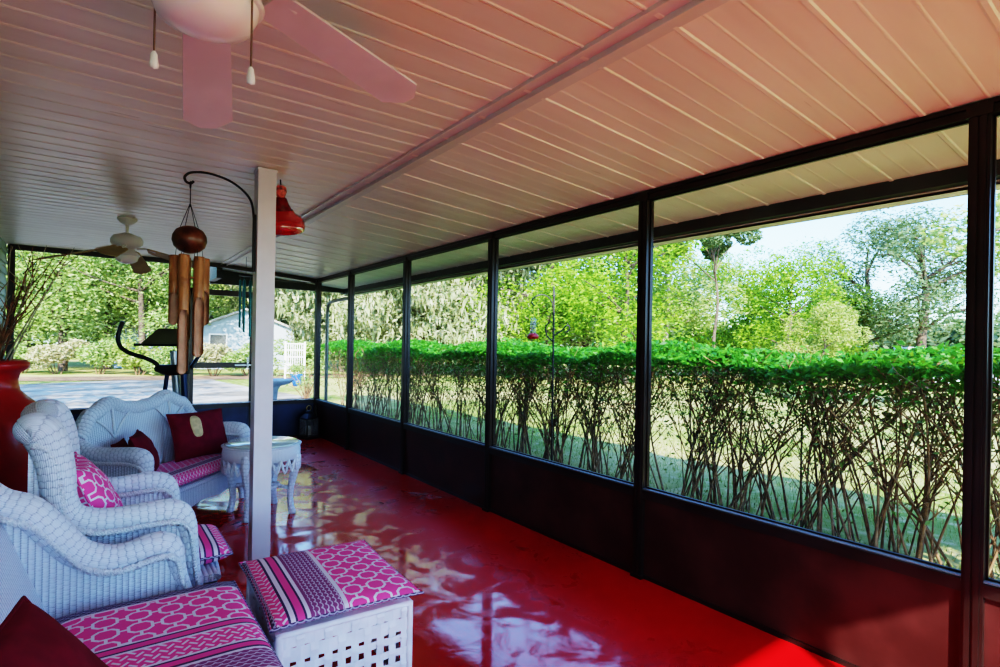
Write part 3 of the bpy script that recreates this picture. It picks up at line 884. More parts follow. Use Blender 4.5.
for k in range(4):
    a = k * PI / 2 + .4; m.tube([(0, 0, -.11), (.055 * math.cos(a), .055 * math.sin(a), -.258)], .0016, 5)
for k in range(6):
    a = k * PI / 3; MB().tube([(.06 * math.cos(a), .06 * math.sin(a), -.345), (.066 * math.cos(a), .066 * math.sin(a), -.42)], .0015, 5).build('string', IRON, ch)
m.tube([(0, .018 * math.cos(t), -.012 + .018 * math.sin(t)) for t in np.linspace(0, 2*PI, 13)], .003, 6)
m.build('cord', IRON, ch)
def bamboo_tube(x, y, top, length, r, cut, facing):
    m = MB(); n = 20
    # upper closed cane, lower part cut away on one side
    zs = [top, top - .01, top - .14, top - .145, top - .15, top - cut, ]
    rr = [r * .96, r, r, r * 1.07, r, r]
    prof = list(zip(rr, zs)); m.lathe([(r * .7, top)] + prof, n, (x, y, 0))
    m.lathe([(r * .72, top - cut), (r * .72, top)], n, (x, y, 0), mi=1)
    # scooped half
    L = length - cut
    def fn(u, v, q):
        open_ = PI * (.16 + .34 * min(1, v * 4) ** .6) 
        a = facing + open_ + u * (2 * PI - 2 * open_)
        return (x + q * math.cos(a), y + q * math.sin(a), top - cut - v * L + (0 if v < .98 else .01 * math.cos(a * 2)))
    m.grid(lambda u, v: fn(u, v, r), 18, 14, True, flip=True)
    m.grid(lambda u, v: fn(u, v, r * .74), 18, 14, True, mi=1)
    m.build('bamboo_tube', [BAMBOO, BAM_IN], ch)
F_ = math.atan2(-3.36, -.40)
for (x, y, L, cut) in ((-.03, -.052, .62, .29), (.045, -.02, .53, .22), (-.066, .012, .36, .20), (.078, .035, .36, .18), (-.01, .06, .45, .22), (.052, .052, .50, .25)):
    bamboo_tube(x, y, -.395, L, .026, cut, F_ + random.uniform(-.4, .4))
MB().lathe([(0, -.505), (.032, -.505), (.032, -.512), (0, -.512)], 20).tube([(0, 0, -.39), (0, 0, -.505)], .0016, 5).build('striker', BAMBOO, ch)

RGL = Mat('red_glass', (.55, .004, .006), .08, spec=.8, Coat_Weight=.5)
RGL.b.inputs['Transmission Weight'].default_value = .25; RGL = RGL.m
RDK = plain('dark_red_glass', (.16, .004, .008), .2, var=.4, scale=30)
fe = empty('hanging_bell', (.915, 3.44, ZC - .004), label='red glass bell-shaped ornament hanging beside the white post', cat='hanging ornament')
Rb = Matrix.Rotation(math.radians(-9), 3, 'Y') @ Matrix.Rotation(math.radians(22), 3, 'X')
MB().tube([(-.03, .01, 0), (-.028, .01, -.03)], .004, 6).build('hook', IRON, fe)
q0 = Vector((-.03, .01, -.02))
MB().lathe([(0.000, -0.012), (0.018, -0.015), (0.031, -0.024), (0.036, -0.049), (0.026, -0.076), (0.020, -0.085)], 20, q0, R=Rb).build('knob', plain('red_white_mottled', (.55, .12, .10), .3, var=.8, scale=40), fe)
MB().lathe([(0.020, -0.079), (0.033, -0.091), (0.044, -0.122), (0.059, -0.152), (0.064, -0.165)], 24, q0, R=Rb).build('neck', RDK, fe)
MB().lathe([(0.066, -0.156), (0.081, -0.177), (0.112, -0.195), (0.132, -0.22), (0.139, -0.25), (0.132, -0.278), (0.123, -0.288), (0.072, -0.276), (0.043, -0.278), (0.0, -0.278)], 40, q0, R=Rb).build('bell', RGL, fe)

TEAL = plain('teal_tube', (.015, .12, .13), .3, metal=.6)
tc = empty('teal_wind_chime', (1.385, 6.8, zc(1.385) - .006), label='teal metal tube wind chime hanging at the far screen door', cat='wind chime')
MB().tube([(0, 0, 0), (0, 0, -.21)], .003, 6).build('cord', IRON, tc)
MB().lathe([(0, -.20), (.07, -.205), (.075, -.215), (.07, -.222), (0, -.222)], 24).build('disc', IRON, tc)
for k in range(5):
    a = 2 * PI * k / 5 + .5; x, y = .058 * math.cos(a), .058 * math.sin(a); L = .44 + .05 * k
    MB().tube([(x, y, -.27), (x, y, -.27 - L)], .0125, 12).tube([(x, y, -.215), (x, y, -.27)], .0015, 5).build('chime_tube', TEAL, tc)
MB().lathe([(0, -.45), (.03, -.45), (.03, -.465), (0, -.465)], 16).tube([(0, 0, -.22), (0, 0, -.45)], .0015, 5).build('striker', IRON, tc)

# ------------------------------------------------------------------ exercise machine behind the settee
el = empty('elliptical_trainer', (.66, 6.15, 0), math.radians(-36.4), label='black and grey elliptical trainer standing behind the corner settee', cat='exercise machine')
# local x runs across the view, local y away from it
m = MB(); m.box((-.28, -.06, 0), (.28, .06, .05)); m.box((-.05, -.06, .04), (.06, .95, .11)); m.box((-.26, .88, 0), (.26, .98, .05)); m.build('base', BLACK, el)
MB().lathe([(0, -.07), (.17, -.07), (.21, -.05), (.21, .05), (.17, .07), (0, .07)], 36, (0, .12, .32), R=Matrix.Rotation(PI/2, 3, 'Y')).build('flywheel_housing', STEEL, el)
MB().tube([(.0, .05, .1), (-.005, .02, .6), (-.02, -.02, 1.0), (-.03, -.03, 1.18)], [.045, .04, .036, .036], 16).build('mast', STEEL, el)
MB().tube([(.085, .02, .25), (.075, -.01, .7), (.06, -.02, 1.02)], .03, 12).tube([(-.16, .02, .25), (-.14, 0, .7), (-.10, -.01, .98)], .02, 12).build('swing_arm', plain('navy_metal', (.02, .04, .10), .35, metal=.4), el)
MB().tube([(-.19, -.03, 1.015), (-.1, -.045, 1.00), (0, -.05, 1.0), (.12, -.045, 1.01)], [.035, .05, .052, .045], 14).build('pivot', BLACK, el)
MB().tube(catmull([(-.17, -.03, 1.02), (-.21, -.04, 1.07), (-.30, -.06, 1.115), (-.42, -.08, 1.155), (-.50, -.09, 1.21), (-.53, -.09, 1.29), (-.525, -.08, 1.37), (-.50, -.07, 1.455)], 6), .020, 12).build('handlebar', BLACK, el)
MB().tube(catmull([(.12, .0, 1.02), (.13, .10, 1.12), (.10, .22, 1.18), (.04, .30, 1.3), (.0, .32, 1.40)], 6), .020, 12).build('handlebar', BLACK, el)
m = MB(); Rk = Matrix.Rotation(math.radians(38), 3, 'X')
m.box((-.40, -.06, 1.225), (.04, .10, 1.250)); cb = m.build('console', BLACK, el)
m = MB(); m.add([(-.35, -.03, 1.252), (.02, -.03, 1.252), (.04, .06, 1.40), (-.24, .06, 1.40), (-.35, .02, 1.250), (.02, .02, 1.250), (.04, .085, 1.39), (-.24, .085, 1.39)],
                [(0,1,2,3),(7,6,5,4),(0,4,5,1),(1,5,6,2),(2,6,7,3),(3,7,4,0)])
m.build('console_screen', plain('console_olive', (.10, .10, .055), .35, var=.2), cb)
for s in (-1, 1): MB().box((s * .15 - .07, .35, .16), (s * .15 + .07, .72, .19)).box((s * .15 - .02, .1, .15), (s * .15 + .02, .95, .175)).build('pedal', BLACK, el)

# black lantern in the far corner
ln = empty('candle_lantern', (2.33, 7.46, 0), math.radians(20), label='black candle lantern with glass sides on the floor in the far corner', cat='lantern')
m = MB(); m.box((-.10, -.10, 0), (.10, .10, .03)); m.box((-.088, -.088, .03), (.088, .088, .045)); m.build('base', BLACK, ln)
for sx in (-1, 1):
    for sy in (-1, 1): MB().box((sx * .082 - .007, sy * .082 - .007, .04), (sx * .082 + .007, sy * .082 + .007, .27)).build('corner_bar', BLACK, ln)
m = MB(); m.lathe([(.128, .265), (.128, .275), (.05, .335), (.045, .36), (.03, .375), (0, .378)], 4, R=Matrix.Rotation(PI/4, 3, 'Z'), smooth=False); m.build('roof', BLACK, ln)
MB().tube([(.035 * math.cos(t), 0, .405 + .035 * math.sin(t)) for t in np.linspace(0, 2*PI, 20)], .005, 6, closed=False).build('ring', plain('brass', (.45, .28, .08), .3, metal=.8), ln)
MB().lathe([(0, .045), (.035, .045), (.035, .16), (.03, .165), (0, .163)], 20).build('candle', plain('ivory_wax', (.70, .66, .55), .5), ln)
LG = Mat('lantern_glass', (.35, .36, .36), .05, spec=.8); t = LG.n('ShaderNodeBsdfTransparent'); x = LG.n('ShaderNodeMixShader'); x.inputs[0].default_value = .3
LG.link(t.outputs[0], x.inputs[1]); LG.link(LG.b.outputs[0], x.inputs[2]); LG.link(x.outputs[0], LG.out.inputs[0]); LG = LG.m
m = MB()
for k in range(4):
    q = Matrix.Rotation(k * PI / 2, 3, 'Z'); m.add([q @ Vector(p) for p in ((-.076, .08, .045), (.076, .08, .045), (.076, .08, .265), (-.076, .08, .265))], [(0, 1, 2, 3)])
m.build('glass_pane', LG, ln)

# ------------------------------------------------------------------ outside: ground
GZ = -.15
m = MB(); m.grid(lambda u, v: (-60 + 160 * u, -30 + 150 * v, GZ), 2, 2, False); tag(m.build('lawn', LAWN), kind='structure')
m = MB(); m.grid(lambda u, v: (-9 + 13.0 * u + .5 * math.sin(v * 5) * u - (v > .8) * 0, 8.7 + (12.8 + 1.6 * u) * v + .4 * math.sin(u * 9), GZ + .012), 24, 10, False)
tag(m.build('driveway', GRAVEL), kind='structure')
m = MB(); m.grid(lambda u, v: (-9 + 20 * u, 24.2 + 2.6 * v + .4 * math.sin(u * 7) - u * 2.2, GZ + .015), 24, 3, False)
tag(m.build('flower_bed_ground', plain('mulch', (.20, .115, .06), .95, var=.4, scale=3)), kind='structure')

def leaf_quads(C, size, flat=.35, hang=False):
    """diamond leaves with a slight fold at the centres C"""
    n = len(C)
    d = rng.normal(size=(n, 3)); d[:, 2] *= flat if not hang else 1
    if hang: d = np.stack([rng.normal(0, .25, n), rng.normal(0, .25, n), -np.abs(rng.normal(1, .2, n))], 1)
    d /= np.linalg.norm(d, axis=1)[:, None]
    e = rng.normal(size=(n, 3)); e -= d * (e * d).sum(1)[:, None]; e /= np.linalg.norm(e, axis=1)[:, None]
    s = (size * rng.uniform(.65, 1.3, n))[:, None]
    w = .42 if not hang else .3
    v = np.empty((n, 4, 3)); v[:, 0] = C - d * s; v[:, 1] = C + e * s * w; v[:, 2] = C + d * s; v[:, 3] = C - e * s * w
    v[:, 2, 2] -= s[:, 0] * .25
    return v.reshape(-1, 3), np.arange(n * 4).reshape(-1, 4)

def blobs(cs, rad, n, squash=.75):
    """n points spread over the shells of several blobs"""
    cs = np.array(cs); k = rng.integers(0, len(cs), n)
    d = rng.normal(size=(n, 3)); d /= np.linalg.norm(d, axis=1)[:, None]
    r = rng.uniform(.45, 1.0, n) ** .6
    rad = np.array(rad) if hasattr(rad, '__len__') else np.full(len(cs), rad)
    p = d * (r * rad[k])[:, None]; p[:, 2] *= squash
    return cs[k] + p

def tree(kind, x, y, h, name, label, group, seed, nl=14000):
    global rng
    rng = np.random.default_rng(seed); rd = random.Random(seed)
    root = empty(name, (x, y, GZ), label=label, cat='tree', group=group)
    spec = {'bright': (.42, .16, LEAF_BRIGHT, BARK, .082), 'green': (.40, .14, LEAF_GREEN, BARK, .08), 'pale': (.40, .16, LEAF_GREEN, BARK_PALE, .085), 'moss': (.42, .10, LEAF_MOSS, BARK, .09),
            'yel': (.45, .08, LEAF_YEL, BARK, .08), 'oak': (.46, .30, LEAF_OAK, BARK, .085), 'pine': (.30, .66, LEAF_OAK, BARK, .085)}[kind]
    cw, z0, ml, mb, ls = spec; W = cw * h; H0 = z0 * h
    tr = MB(); lean_ = rd.uniform(-.3, .3)
    T = [(0, 0, 0), (lean_ * .2, .1, h * .25), (lean_ * .6, -.1, h * .5), (lean_, .05, h * .75), (lean_ * 1.2, 0, h * .93)]
    T = catmull(T, 4); r0 = {'oak': .035, 'pine': .013}.get(kind, .020) * h
    tr.tube(T, [r0 * (1 - .85 * i / (len(T) - 1)) for i in range(len(T))], 8)
    cs, rad = [], []
    nb = {'oak': 13, 'pine': 10}.get(kind, 15)
    for k in range(nb):
        f = rd.uniform(max(z0, .18), .93) if kind != 'pine' else rd.uniform(.72, .98)
        a = k * 2.4 + rd.uniform(-.5, .5); base = Vector(T[min(len(T) - 1, int(f * .85 * (len(T) - 1)))])
        prof = math.sin(PI * min(1, max(.08, (f - z0 * .6) / (1.02 - z0 * .6)))) ** .6
        R = W * prof * rd.uniform(.55, 1.0)
        tip = Vector((base.x + R * math.cos(a), base.y + R * math.sin(a), f * h + rd.uniform(0, .06) * h))
        mid = (base + tip) / 2 + Vector((rd.uniform(-.1, .1) * h * .3, rd.uniform(-.1, .1) * h * .3, rd.uniform(-.02, .06) * h))
        P = catmull([base, mid, tip], 4); tr.tube(P, [r0 * .38 * (1 - .8 * i / (len(P) - 1)) for i in range(len(P))], 5)
        cs.append(tip); rad.append(W * rd.uniform(.30, .52) * {'oak': .9, 'pine': .6}.get(kind, 1))
        if kind == 'oak':
            for q in range(2):
                t2 = tip + Vector((rd.uniform(-1, 1), rd.uniform(-1, 1), rd.uniform(-.2, .6))) * W * .4
                tr.tube([mid, (mid + t2) / 2 + Vector((0, 0, .1)), t2], [r0 * .2, r0 * .14, r0 * .04], 5); cs.append(t2); rad.append(W * .34)
        if kind not in ('pine', 'oak'): cs.append((base + tip) * .5 + Vector((0, 0, .1))); rad.append(W * .42)
    tr.build('trunk', mb, root)
    n = int(nl * {'oak': 1.1, 'pine': .6}.get(kind, 1))
    C = blobs([tuple(c) for c in cs], rad, n)
    C[:, 2] = np.maximum(C[:, 2], .25 if z0 < .2 else H0 * .8)
    v, q = leaf_quads(C, ls * (h / 7) ** .5, hang=False)
    if kind == 'moss':
        v2, q2 = leaf_quads(blobs([tuple(c) for c in cs], rad, n // 3), .20, hang=True); q = np.concatenate([q, q2 + len(v)]); v = np.concatenate([v, v2])
    np_mesh('crown', v, q, ml, root)
    return root

TREES = [('oak', 32.8, 9.4, 8.0, 'oak tree with winding limbs nearest the parked car, beyond the hedge'), ('oak', 33.6, 12.2, 7.6, 'open-branched dark tree next to the winding oak'),
 ('bright', 25.4, 12.3, 5.9, 'bright green tree in the middle of the wide sunny bay'), ('bright', 31.6, 12.9, 5.4, 'low bright green tree close beside the open-branched dark tree'),
 ('bright', 27.6, 15.7, 6.3, 'bright green tree just right of the tall pine'), ('yel', 23.4, 10.1, 3.2, 'short yellow-green tree in front of the bright green ones'),
 ('bright', 25.5, 17.4, 6.6, 'bright green tree just left of the tall pine'), ('pine', 20.2, 12.7, 6.6, 'tall pine with a bare trunk above the hedge'),
 ('pale', 21.8, 16.2, 7.2, 'pale-trunked green tree seen right beside the wide screen post'), ('bright', 17.1, 14.7, 7.4, 'lime green tree behind the dark hook stand, on its right'),
 ('green', 18.7, 18.5, 9.0, 'green tree rising behind the hook stand'), ('bright', 15.9, 18.1, 8.0, 'lime green tree directly behind the hook stand'),
 ('moss', 16.6, 21.6, 9.5, 'grey moss-hung tree just left of the hook stand'), ('moss', 14.3, 21.8, 9.2, 'grey moss-hung tree in the third screen bay from the far corner'),
 ('moss', 12.1, 22.4, 9.0, 'grey moss-hung tree over the middle of the hedge'), ('moss', 11.1, 24.6, 9.2, 'grey moss-hung tree in the second screen bay from the far corner'),
 ('moss', 9.9, 26.6, 9.6, 'grey moss-hung tree above the far end of the hedge'), ('moss', 9.4, 32.5, 10, 'grey moss-hung tree behind the white garden panel'),
 ('moss', 7.6, 37.5, 9.6, 'grey moss-hung tree behind the far house'), ('green', 4.6, 37.5, 9.4, 'green tree rising behind the gable of the far house'),
 ('yel', 2.2, 34.2, 9.0, 'yellow-green tree behind the bamboo chime'), ('green', 1.7, 28.4, 8.0, 'green tree across the driveway behind the exercise machine'),
 ('yel', .5, 32.0, 9.0, 'yellow-green tree across the driveway below the far fan'), ('green', -1.1, 30.7, 9.0, 'green tree across the driveway left of the far fan'),
 ('moss', -2.6, 34.3, 9.4, 'grey tree across the driveway behind the dry branches'), ('green', -4.0, 32.2, 9.0, 'green tree at the far house-side end of the driveway')]
for i, (k, x, y, h, lab) in enumerate(TREES):
    nm = {'oak': 'oak_tree', 'pine': 'pine_tree', 'moss': 'mossy_tree', 'bright': 'leafy_tree', 'green': 'leafy_tree', 'pale': 'leafy_tree', 'yel': 'leafy_tree'}[k]
    tree(k, x, y, h, nm, lab, 'trees beyond the yard', 100 + i)
for i, (x, y, h) in enumerate(((-6.8, 10.2, 9.0), (-5.0, 11.6, 6.6))):
    tree('oak', x, y, h, 'shade_tree', ('tall' if i == 0 else 'lower') + ' shade tree beyond the house corner whose shadow falls on the driveway', 'shade trees', 180 + i, 6000)
# hazy wood line far behind, nobody could count it
rng = np.random.default_rng(5)
C = []
for k in range(180):
    a = rng.uniform(-.35, 1.45); d = rng.uniform(48, 60); hh = rng.uniform(5.0, 9.5) * (.62 if a > .98 else 1.0) * (.8 if a > .78 else 1.2)
    C.append((d * math.sin(a), d * math.cos(a), hh))
P = []
for (x, y, hh) in C:
    n = 420; p = rng.normal(size=(n, 3)) * np.array([1.6, 1.6, hh * .26]); p[:, 2] = np.clip(p[:, 2] + hh * .5, .1, hh); P.append(p + np.array([x, y, GZ]))
v, q = leaf_quads(np.concatenate(P), .36)
tag(np_mesh('distant_woods', v, q, LEAF_OAK), 'hazy distant woods closing off the yard behind the trees', 'woods', kind='stuff')

# overhanging branch tree close on the right
rng = np.random.default_rng(77)
ob = empty('live_oak', (16.4, .95, GZ), label='near oak whose leafy bough hangs into the sky beside the widest screen post', cat='tree')
m = MB(); m.tube([(0, 0, 0), (.1, .1, 1.5), (0, .2, 3.0), (-.2, .3, 4.6)], [.32, .26, .22, .10], 10)
boughs = []
for (tx, ty, tz) in ((-2.4, 2.2, 3.9), (-1.6, 1.6, 4.4), (-.4, 1.3, 4.9), (1.4, 1.0, 4.6), (.5, -1.5, 4.8), (-1.5, -.8, 4.6), (-2.0, 1.3, 3.2)):
    P = catmull([(0, .2, 2.8), (tx * .5, ty * .5, (tz + 3.0) / 2 + .3), (tx, ty, tz)], 5); m.tube(P, [.12 * (1 - .85 * i / 10) for i in range(len(P))], 6); boughs.append((tx, ty, tz))
m.build('trunk', BARK, ob)
C = blobs(boughs, .95, 3600, .6); v, q = leaf_quads(C, .085); np_mesh('crown', v, q, LEAF_GREEN, ob)

# flowering shrubs along the far bed
SHR = [(-2.34, 29.0, 'g', 1.3, 'green shrub in the far bed behind the urn'), (-1.2, 28.2, 't', 1.5, 'tan-flowered shrub in the far bed near the urn branches'), (.15, 27.4, 'g', 1.4, 'green shrub in the far bed below the far fan'),
       (1.45, 26.4, 'y', 1.5, 'yellow-green shrub in the far bed beside the handlebar'), (2.6, 25.6, 'g', 1.3, 'green shrub in the far bed behind the exercise machine'),
       (3.9, 24.8, 't', 1.6, 'tan-flowered shrub in front of the far house'), (5.1, 24.2, 'g', 1.4, 'green shrub in front of the far house wall'), (6.9, 23.4, 'g', 1.6, 'green shrub beside the white garden panel')]
for i, (x, y, k, h, lab) in enumerate(SHR):
    rng = np.random.default_rng(300 + i)
    r = empty('garden_shrub', (x, y, GZ), label=lab, cat='shrub', group='shrubs in the far bed')
    cs = [(rng.uniform(-.7, .7), rng.uniform(-.4, .4), rng.uniform(.35, .8) * h) for _ in range(7)]
    C = blobs(cs, .5, 2400); C[:, 2] = np.maximum(C[:, 2], .05); v, q = leaf_quads(C, .075)
    np_mesh('foliage', v, q, {'g': LEAF_GREEN, 't': LEAF_TAN, 'y': LEAF_YEL}[k], r)
    m = MB()
    for c in cs: m.tube([(c[0] * .2, c[1] * .2, 0), (c[0] * .6, c[1] * .6, c[2] * .6), c], [.02, .014, .005], 5)
    m.build('stem', STEM, r)

# ------------------------------------------------------------------ hedge
HX, HY0, HY1, HT = 4.58, -2.6, 12.4, 1.30
hd = empty('azalea_hedge', (HX, 0, GZ), label='long clipped hedge, glossy green on top with bare brown stems, outside the screens', cat='hedge')
rng = np.random.default_rng(21); rd = random.Random(21)
def hedge_w(y): return .46 + .05 * np.sin(y * 1.7) + .04 * np.sin(y * 4.1)
n = 46000
Y = np.concatenate([rng.uniform(HY0, 7, int(n * .72)), rng.uniform(7, HY1, n - int(n * .72))])
t = rng.uniform(-1, 1, n); X = np.sign(t) * np.abs(t) ** .8 * hedge_w(Y)
top = 1.44 + .045 * np.sin(Y * 2.3) + .035 * np.sin(Y * 5.9 + X * 4) - .10 * np.abs(X / hedge_w(Y)) ** 3
Z = top - np.abs(rng.normal(0, .062, n)) - (rng.uniform(0, 1, n) < .07) * rng.uniform(0, .26, n)
Z += (rng.uniform(0, 1, n) < .03) * rng.uniform(0, .09, n)
v, q = leaf_quads(np.stack([X, Y, Z], 1), .034, .5)
tag(np_mesh('foliage', v, q, LEAF_HEDGE, hd), kind='stuff')
# darker sparse leaves on the bare stems
n = 30000
Y = rng.uniform(HY0, HY1, n); X = rng.normal(0, .30, n); Z = 1.30 - np.abs(rng.normal(0, .36, n)); Z = np.clip(Z, .12, 1.32)
k = rng.uniform(0, 1, n) < .55; X[k] = X[k] * .9
v, q = leaf_quads(np.stack([X, Y, Z], 1), .022, .7)
tag(np_mesh('sparse_leaves', v, q, m_leaf('sparse_leaf', [(.045, .10, .02), (.11, .075, .035), (.07, .15, .025), (.05, .04, .02)], .25), hd), kind='stuff')
y = HY0 + .3
while y < HY1 - .2:
    m = MB(); cx = rd.uniform(-.08, .08)
    for k in range(24 if y < 7 else 14):
        a = rd.uniform(0, 2 * PI); sp = rd.uniform(.1, 1.0); sx = math.cos(a) * sp * .55; sy = math.sin(a) * sp
        b0 = Vector((cx + rd.uniform(-.14, .14), y + rd.uniform(-.25, .25), 0)); tip = Vector((cx + sx, y + sy, rd.uniform(1.0, 1.38)))
        mid = b0 + (tip - b0) * .45 + Vector((rd.uniform(-.05, .05) - sx * .15, rd.uniform(-.06, .06) - sy * .15, .03))
        P = catmull([b0, mid, tip], 5); r = rd.uniform(.006, .013); m.tube(P, [r * (1 - .6 * i / 10) for i in range(len(P))], 5)
        for j in range(4):
            i0 = rd.randrange(3, 10); p = Vector(P[i0]); q_ = p + Vector((rd.uniform(-.18, .18), rd.uniform(-.24, .24), rd.uniform(.15, .42))); q_.z = min(q_.z, 1.38)
            mm = (p + q_) / 2 + Vector((rd.uniform(-.04, .04), rd.uniform(-.04, .04), 0)); m.tube([p, mm, q_], [r * .5, r * .4, r * .2], 4)
            for j2 in range(2):
                w_ = mm + Vector((rd.uniform(-.14, .14), rd.uniform(-.16, .16), rd.uniform(.05, .22))); m.tube([mm, w_], [r * .3, r * .12], 4)
    for k in range(46 if y < 7 else 26):                       # fine dead twigs under the leaves
        p = Vector((rd.gauss(0, .24), y + rd.uniform(-.4, .4), rd.uniform(.75, 1.25))); q_ = p + Vector((rd.uniform(-.12, .12), rd.uniform(-.2, .2), rd.uniform(.05, .24))); q_.z = min(q_.z, 1.38)
        m.tube([p, (p + q_) / 2 + Vector((rd.uniform(-.03, .03), rd.uniform(-.03, .03), 0)), q_], [.0035, .003, .0015], 4)
    m.build('stem_clump', STEM, hd)
    y += rd.uniform(.45, .75)
# grass blades near the porch
rng = np.random.default_rng(9); n = 26000
X = rng.uniform(2.72, 9, n); Y = rng.uniform(-1.5, 11, n); h = rng.uniform(.025, .075, n); a = rng.uniform(0, 2*PI, n)
k = ~((X < 4.4) & (Y > 8.3)); X, Y, h, a = X[k], Y[k], h[k], a[k]; n = len(X)
base = np.stack([X, Y, np.full(n, GZ)], 1); w = np.stack([np.cos(a), np.sin(a), np.zeros(n)], 1) * .004; tip = base + np.stack([rng.normal(0, .02, n), rng.normal(0, .02, n), h], 1)
v = np.stack([base - w, base + w, tip + w * .2, tip - w * .2], 1).reshape(-1, 3)
tag(np_mesh('grass', v, np.arange(n * 4).reshape(-1, 4), m_leaf('grass_blade', [(.16, .24, .04), (.30, .30, .10), (.10, .19, .03), (.42, .36, .17)], .2)), 'short grass and dry blades around the hedge', 'grass', kind='stuff')

# ------------------------------------------------------------------ yard things
sh = empty('shepherd_hook', (3.78, 4.2, GZ), label='black shepherd hook stand outside the screens in front of the hedge', cat='hook stand')
MB().tube([(0, 0, 0), (-.005, 0, 1.0), (-.01, 0, 1.95)], .010, 8).tube([(-.01, 0, 1.95), (-.012, 0, 2.06)], [.016, .004], 8).build('pole', IRON, sh)
for pts in ([(-.01, 0, 1.70), (-.02, .01, 1.88), (-.08, .05, 1.96), (-.16, .10, 1.95), (-.20, .13, 1.89), (-.17, .11, 1.85)], [(0, 0, 1.55), (.06, -.04, 1.60), (.11, -.08, 1.66), (.13, -.09, 1.62), (.10, -.07, 1.585)],
            [(0, 0, 1.48), (-.06, .04, 1.55), (-.07, .05, 1.64), (-.03, .02, 1.70)]):
    MB().tube(catmull(pts, 5), .007, 7).build('crook', IRON, sh)
hf = empty('hummingbird_feeder', (3.60, 4.32, 1.70), label='red-based glass feeder hanging from the shepherd hook outside', cat='bird feeder')
MB().tube([(0, 0, 0), (0, 0, -.12)], .0025, 5).build('cord', IRON, hf)
MB().lathe([(0, -.12), (.02, -.122), (.032, -.14), (.032, -.27), (.02, -.285)], 16).build('bottle', LG, hf)
MB().lathe([(0, -.275), (.03, -.278), (.058, -.30), (.06, -.32), (.05, -.335), (0, -.34)], 20).build('base', plain('feeder_red', (.35, .015, .012), .4), hf)

# bent pipe frame outside the corner bay
bp = MB(); bp.tube(catmull([(2.66, 7.76, GZ), (2.66, 7.76, .6), (2.66, 7.76, 1.5), (2.66, 7.75, 1.74), (2.66, 7.70, 1.83), (2.66, 7.60, 1.86), (2.66, 7.3, 1.87), (2.66, 7.0, 1.87), (2.66, 6.90, 1.84), (2.66, 6.86, 1.75), (2.66, 6.85, 1.5), (2.66, 6.85, .4), (2.66, 6.85, GZ)], 4), .024, 10)
tag(bp.build('bent_pipe', plain('grey_green_pipe', (.17, .18, .15), .4, metal=.3)), 'grey bent pipe frame with rounded corners outside the corner screen', 'pipe frame')

CONC = plain('blue_grey_concrete', (.30, .33, .38), .85, var=.15, scale=8)
bb = empty('bird_bath', (2.60, 10.45, GZ), label='grey concrete bird bath standing on the gravel beyond the far screen', cat='bird bath')
MB().lathe([(0, 0), (.20, 0), (.21, .04), (.13, .08), (.09, .16), (.085, .40), (.10, .56), (.14, .64)], 28).build('pedestal', CONC, bb)
MB().lathe([(.05, .62), (.14, .635), (.30, .68), (.36, .735), (.365, .755), (.34, .755), (.22, .71), (0, .69)], 36).build('basin', CONC, bb)

lp = empty('lattice_panel', (5.87, 20.5, GZ), math.radians(-15), label='white ornamental lattice panel standing in the yard', cat='garden panel')
m = MB()
for k in range(9): m.bar((-.30 + k * .075, 0, .35 if k % 2 else .3), (-.30 + k * .075, 0, 1.38), .022, .02)
for z in (.32, .62, .9, 1.15, 1.38): m.bar((-.33, 0, z), (.33, 0, z), .02, .03)
m.build('lattice', WHITE_PAINT, lp)
m = MB(); m.bar((-.33, 0, 0), (-.33, 0, 1.45), .05, .05); m.bar((.33, 0, 0), (.33, 0, 1.45), .05, .05); m.build('post', WHITE_PAINT, lp)
BLUEP = plain('blue_glazed_pot', (.02, .07, .28), .25)
po = empty('blue_flower_pot', (5.35, 18.4, GZ), label='blue glazed pot with a small plant beside the white lattice panel', cat='flower pot')
MB().lathe([(0, .0), (.13, 0), (.17, .16), (.21, .36), (.225, .40), (.20, .40), (.17, .33), (0, .32)], 24).build('pot', BLUEP, po)
rng = np.random.default_rng(4); C = blobs([(0, 0, .52), (.1, .05, .6), (-.1, 0, .58)], .2, 500); v, q = leaf_quads(C, .05); np_mesh('plant', v, q, LEAF_GREEN, po)
ts = empty('twiggy_bush', (4.05, 13.2, GZ), label='sparse twiggy bush at the driveway edge near the bird bath', cat='bush')
m = MB(); rd = random.Random(8); tips = []
for k in range(22):
    a = rd.uniform(0, 2*PI); s_ = rd.uniform(.1, .7); tip = (math.cos(a) * s_, math.sin(a) * s_, rd.uniform(.35, 1.0)); P = catmull([(0, 0, 0), (tip[0] * .4, tip[1] * .4, tip[2] * .6), tip], 4)
    m.tube(P, [.012 * (1 - .8 * i / 8) for i in range(9)], 5); tips.append(tip)
m.build('stem', STEM, ts); C = blobs(tips, .14, 700); v, q = leaf_quads(C, .035); np_mesh('foliage', v, q, LEAF_GREEN, ts)

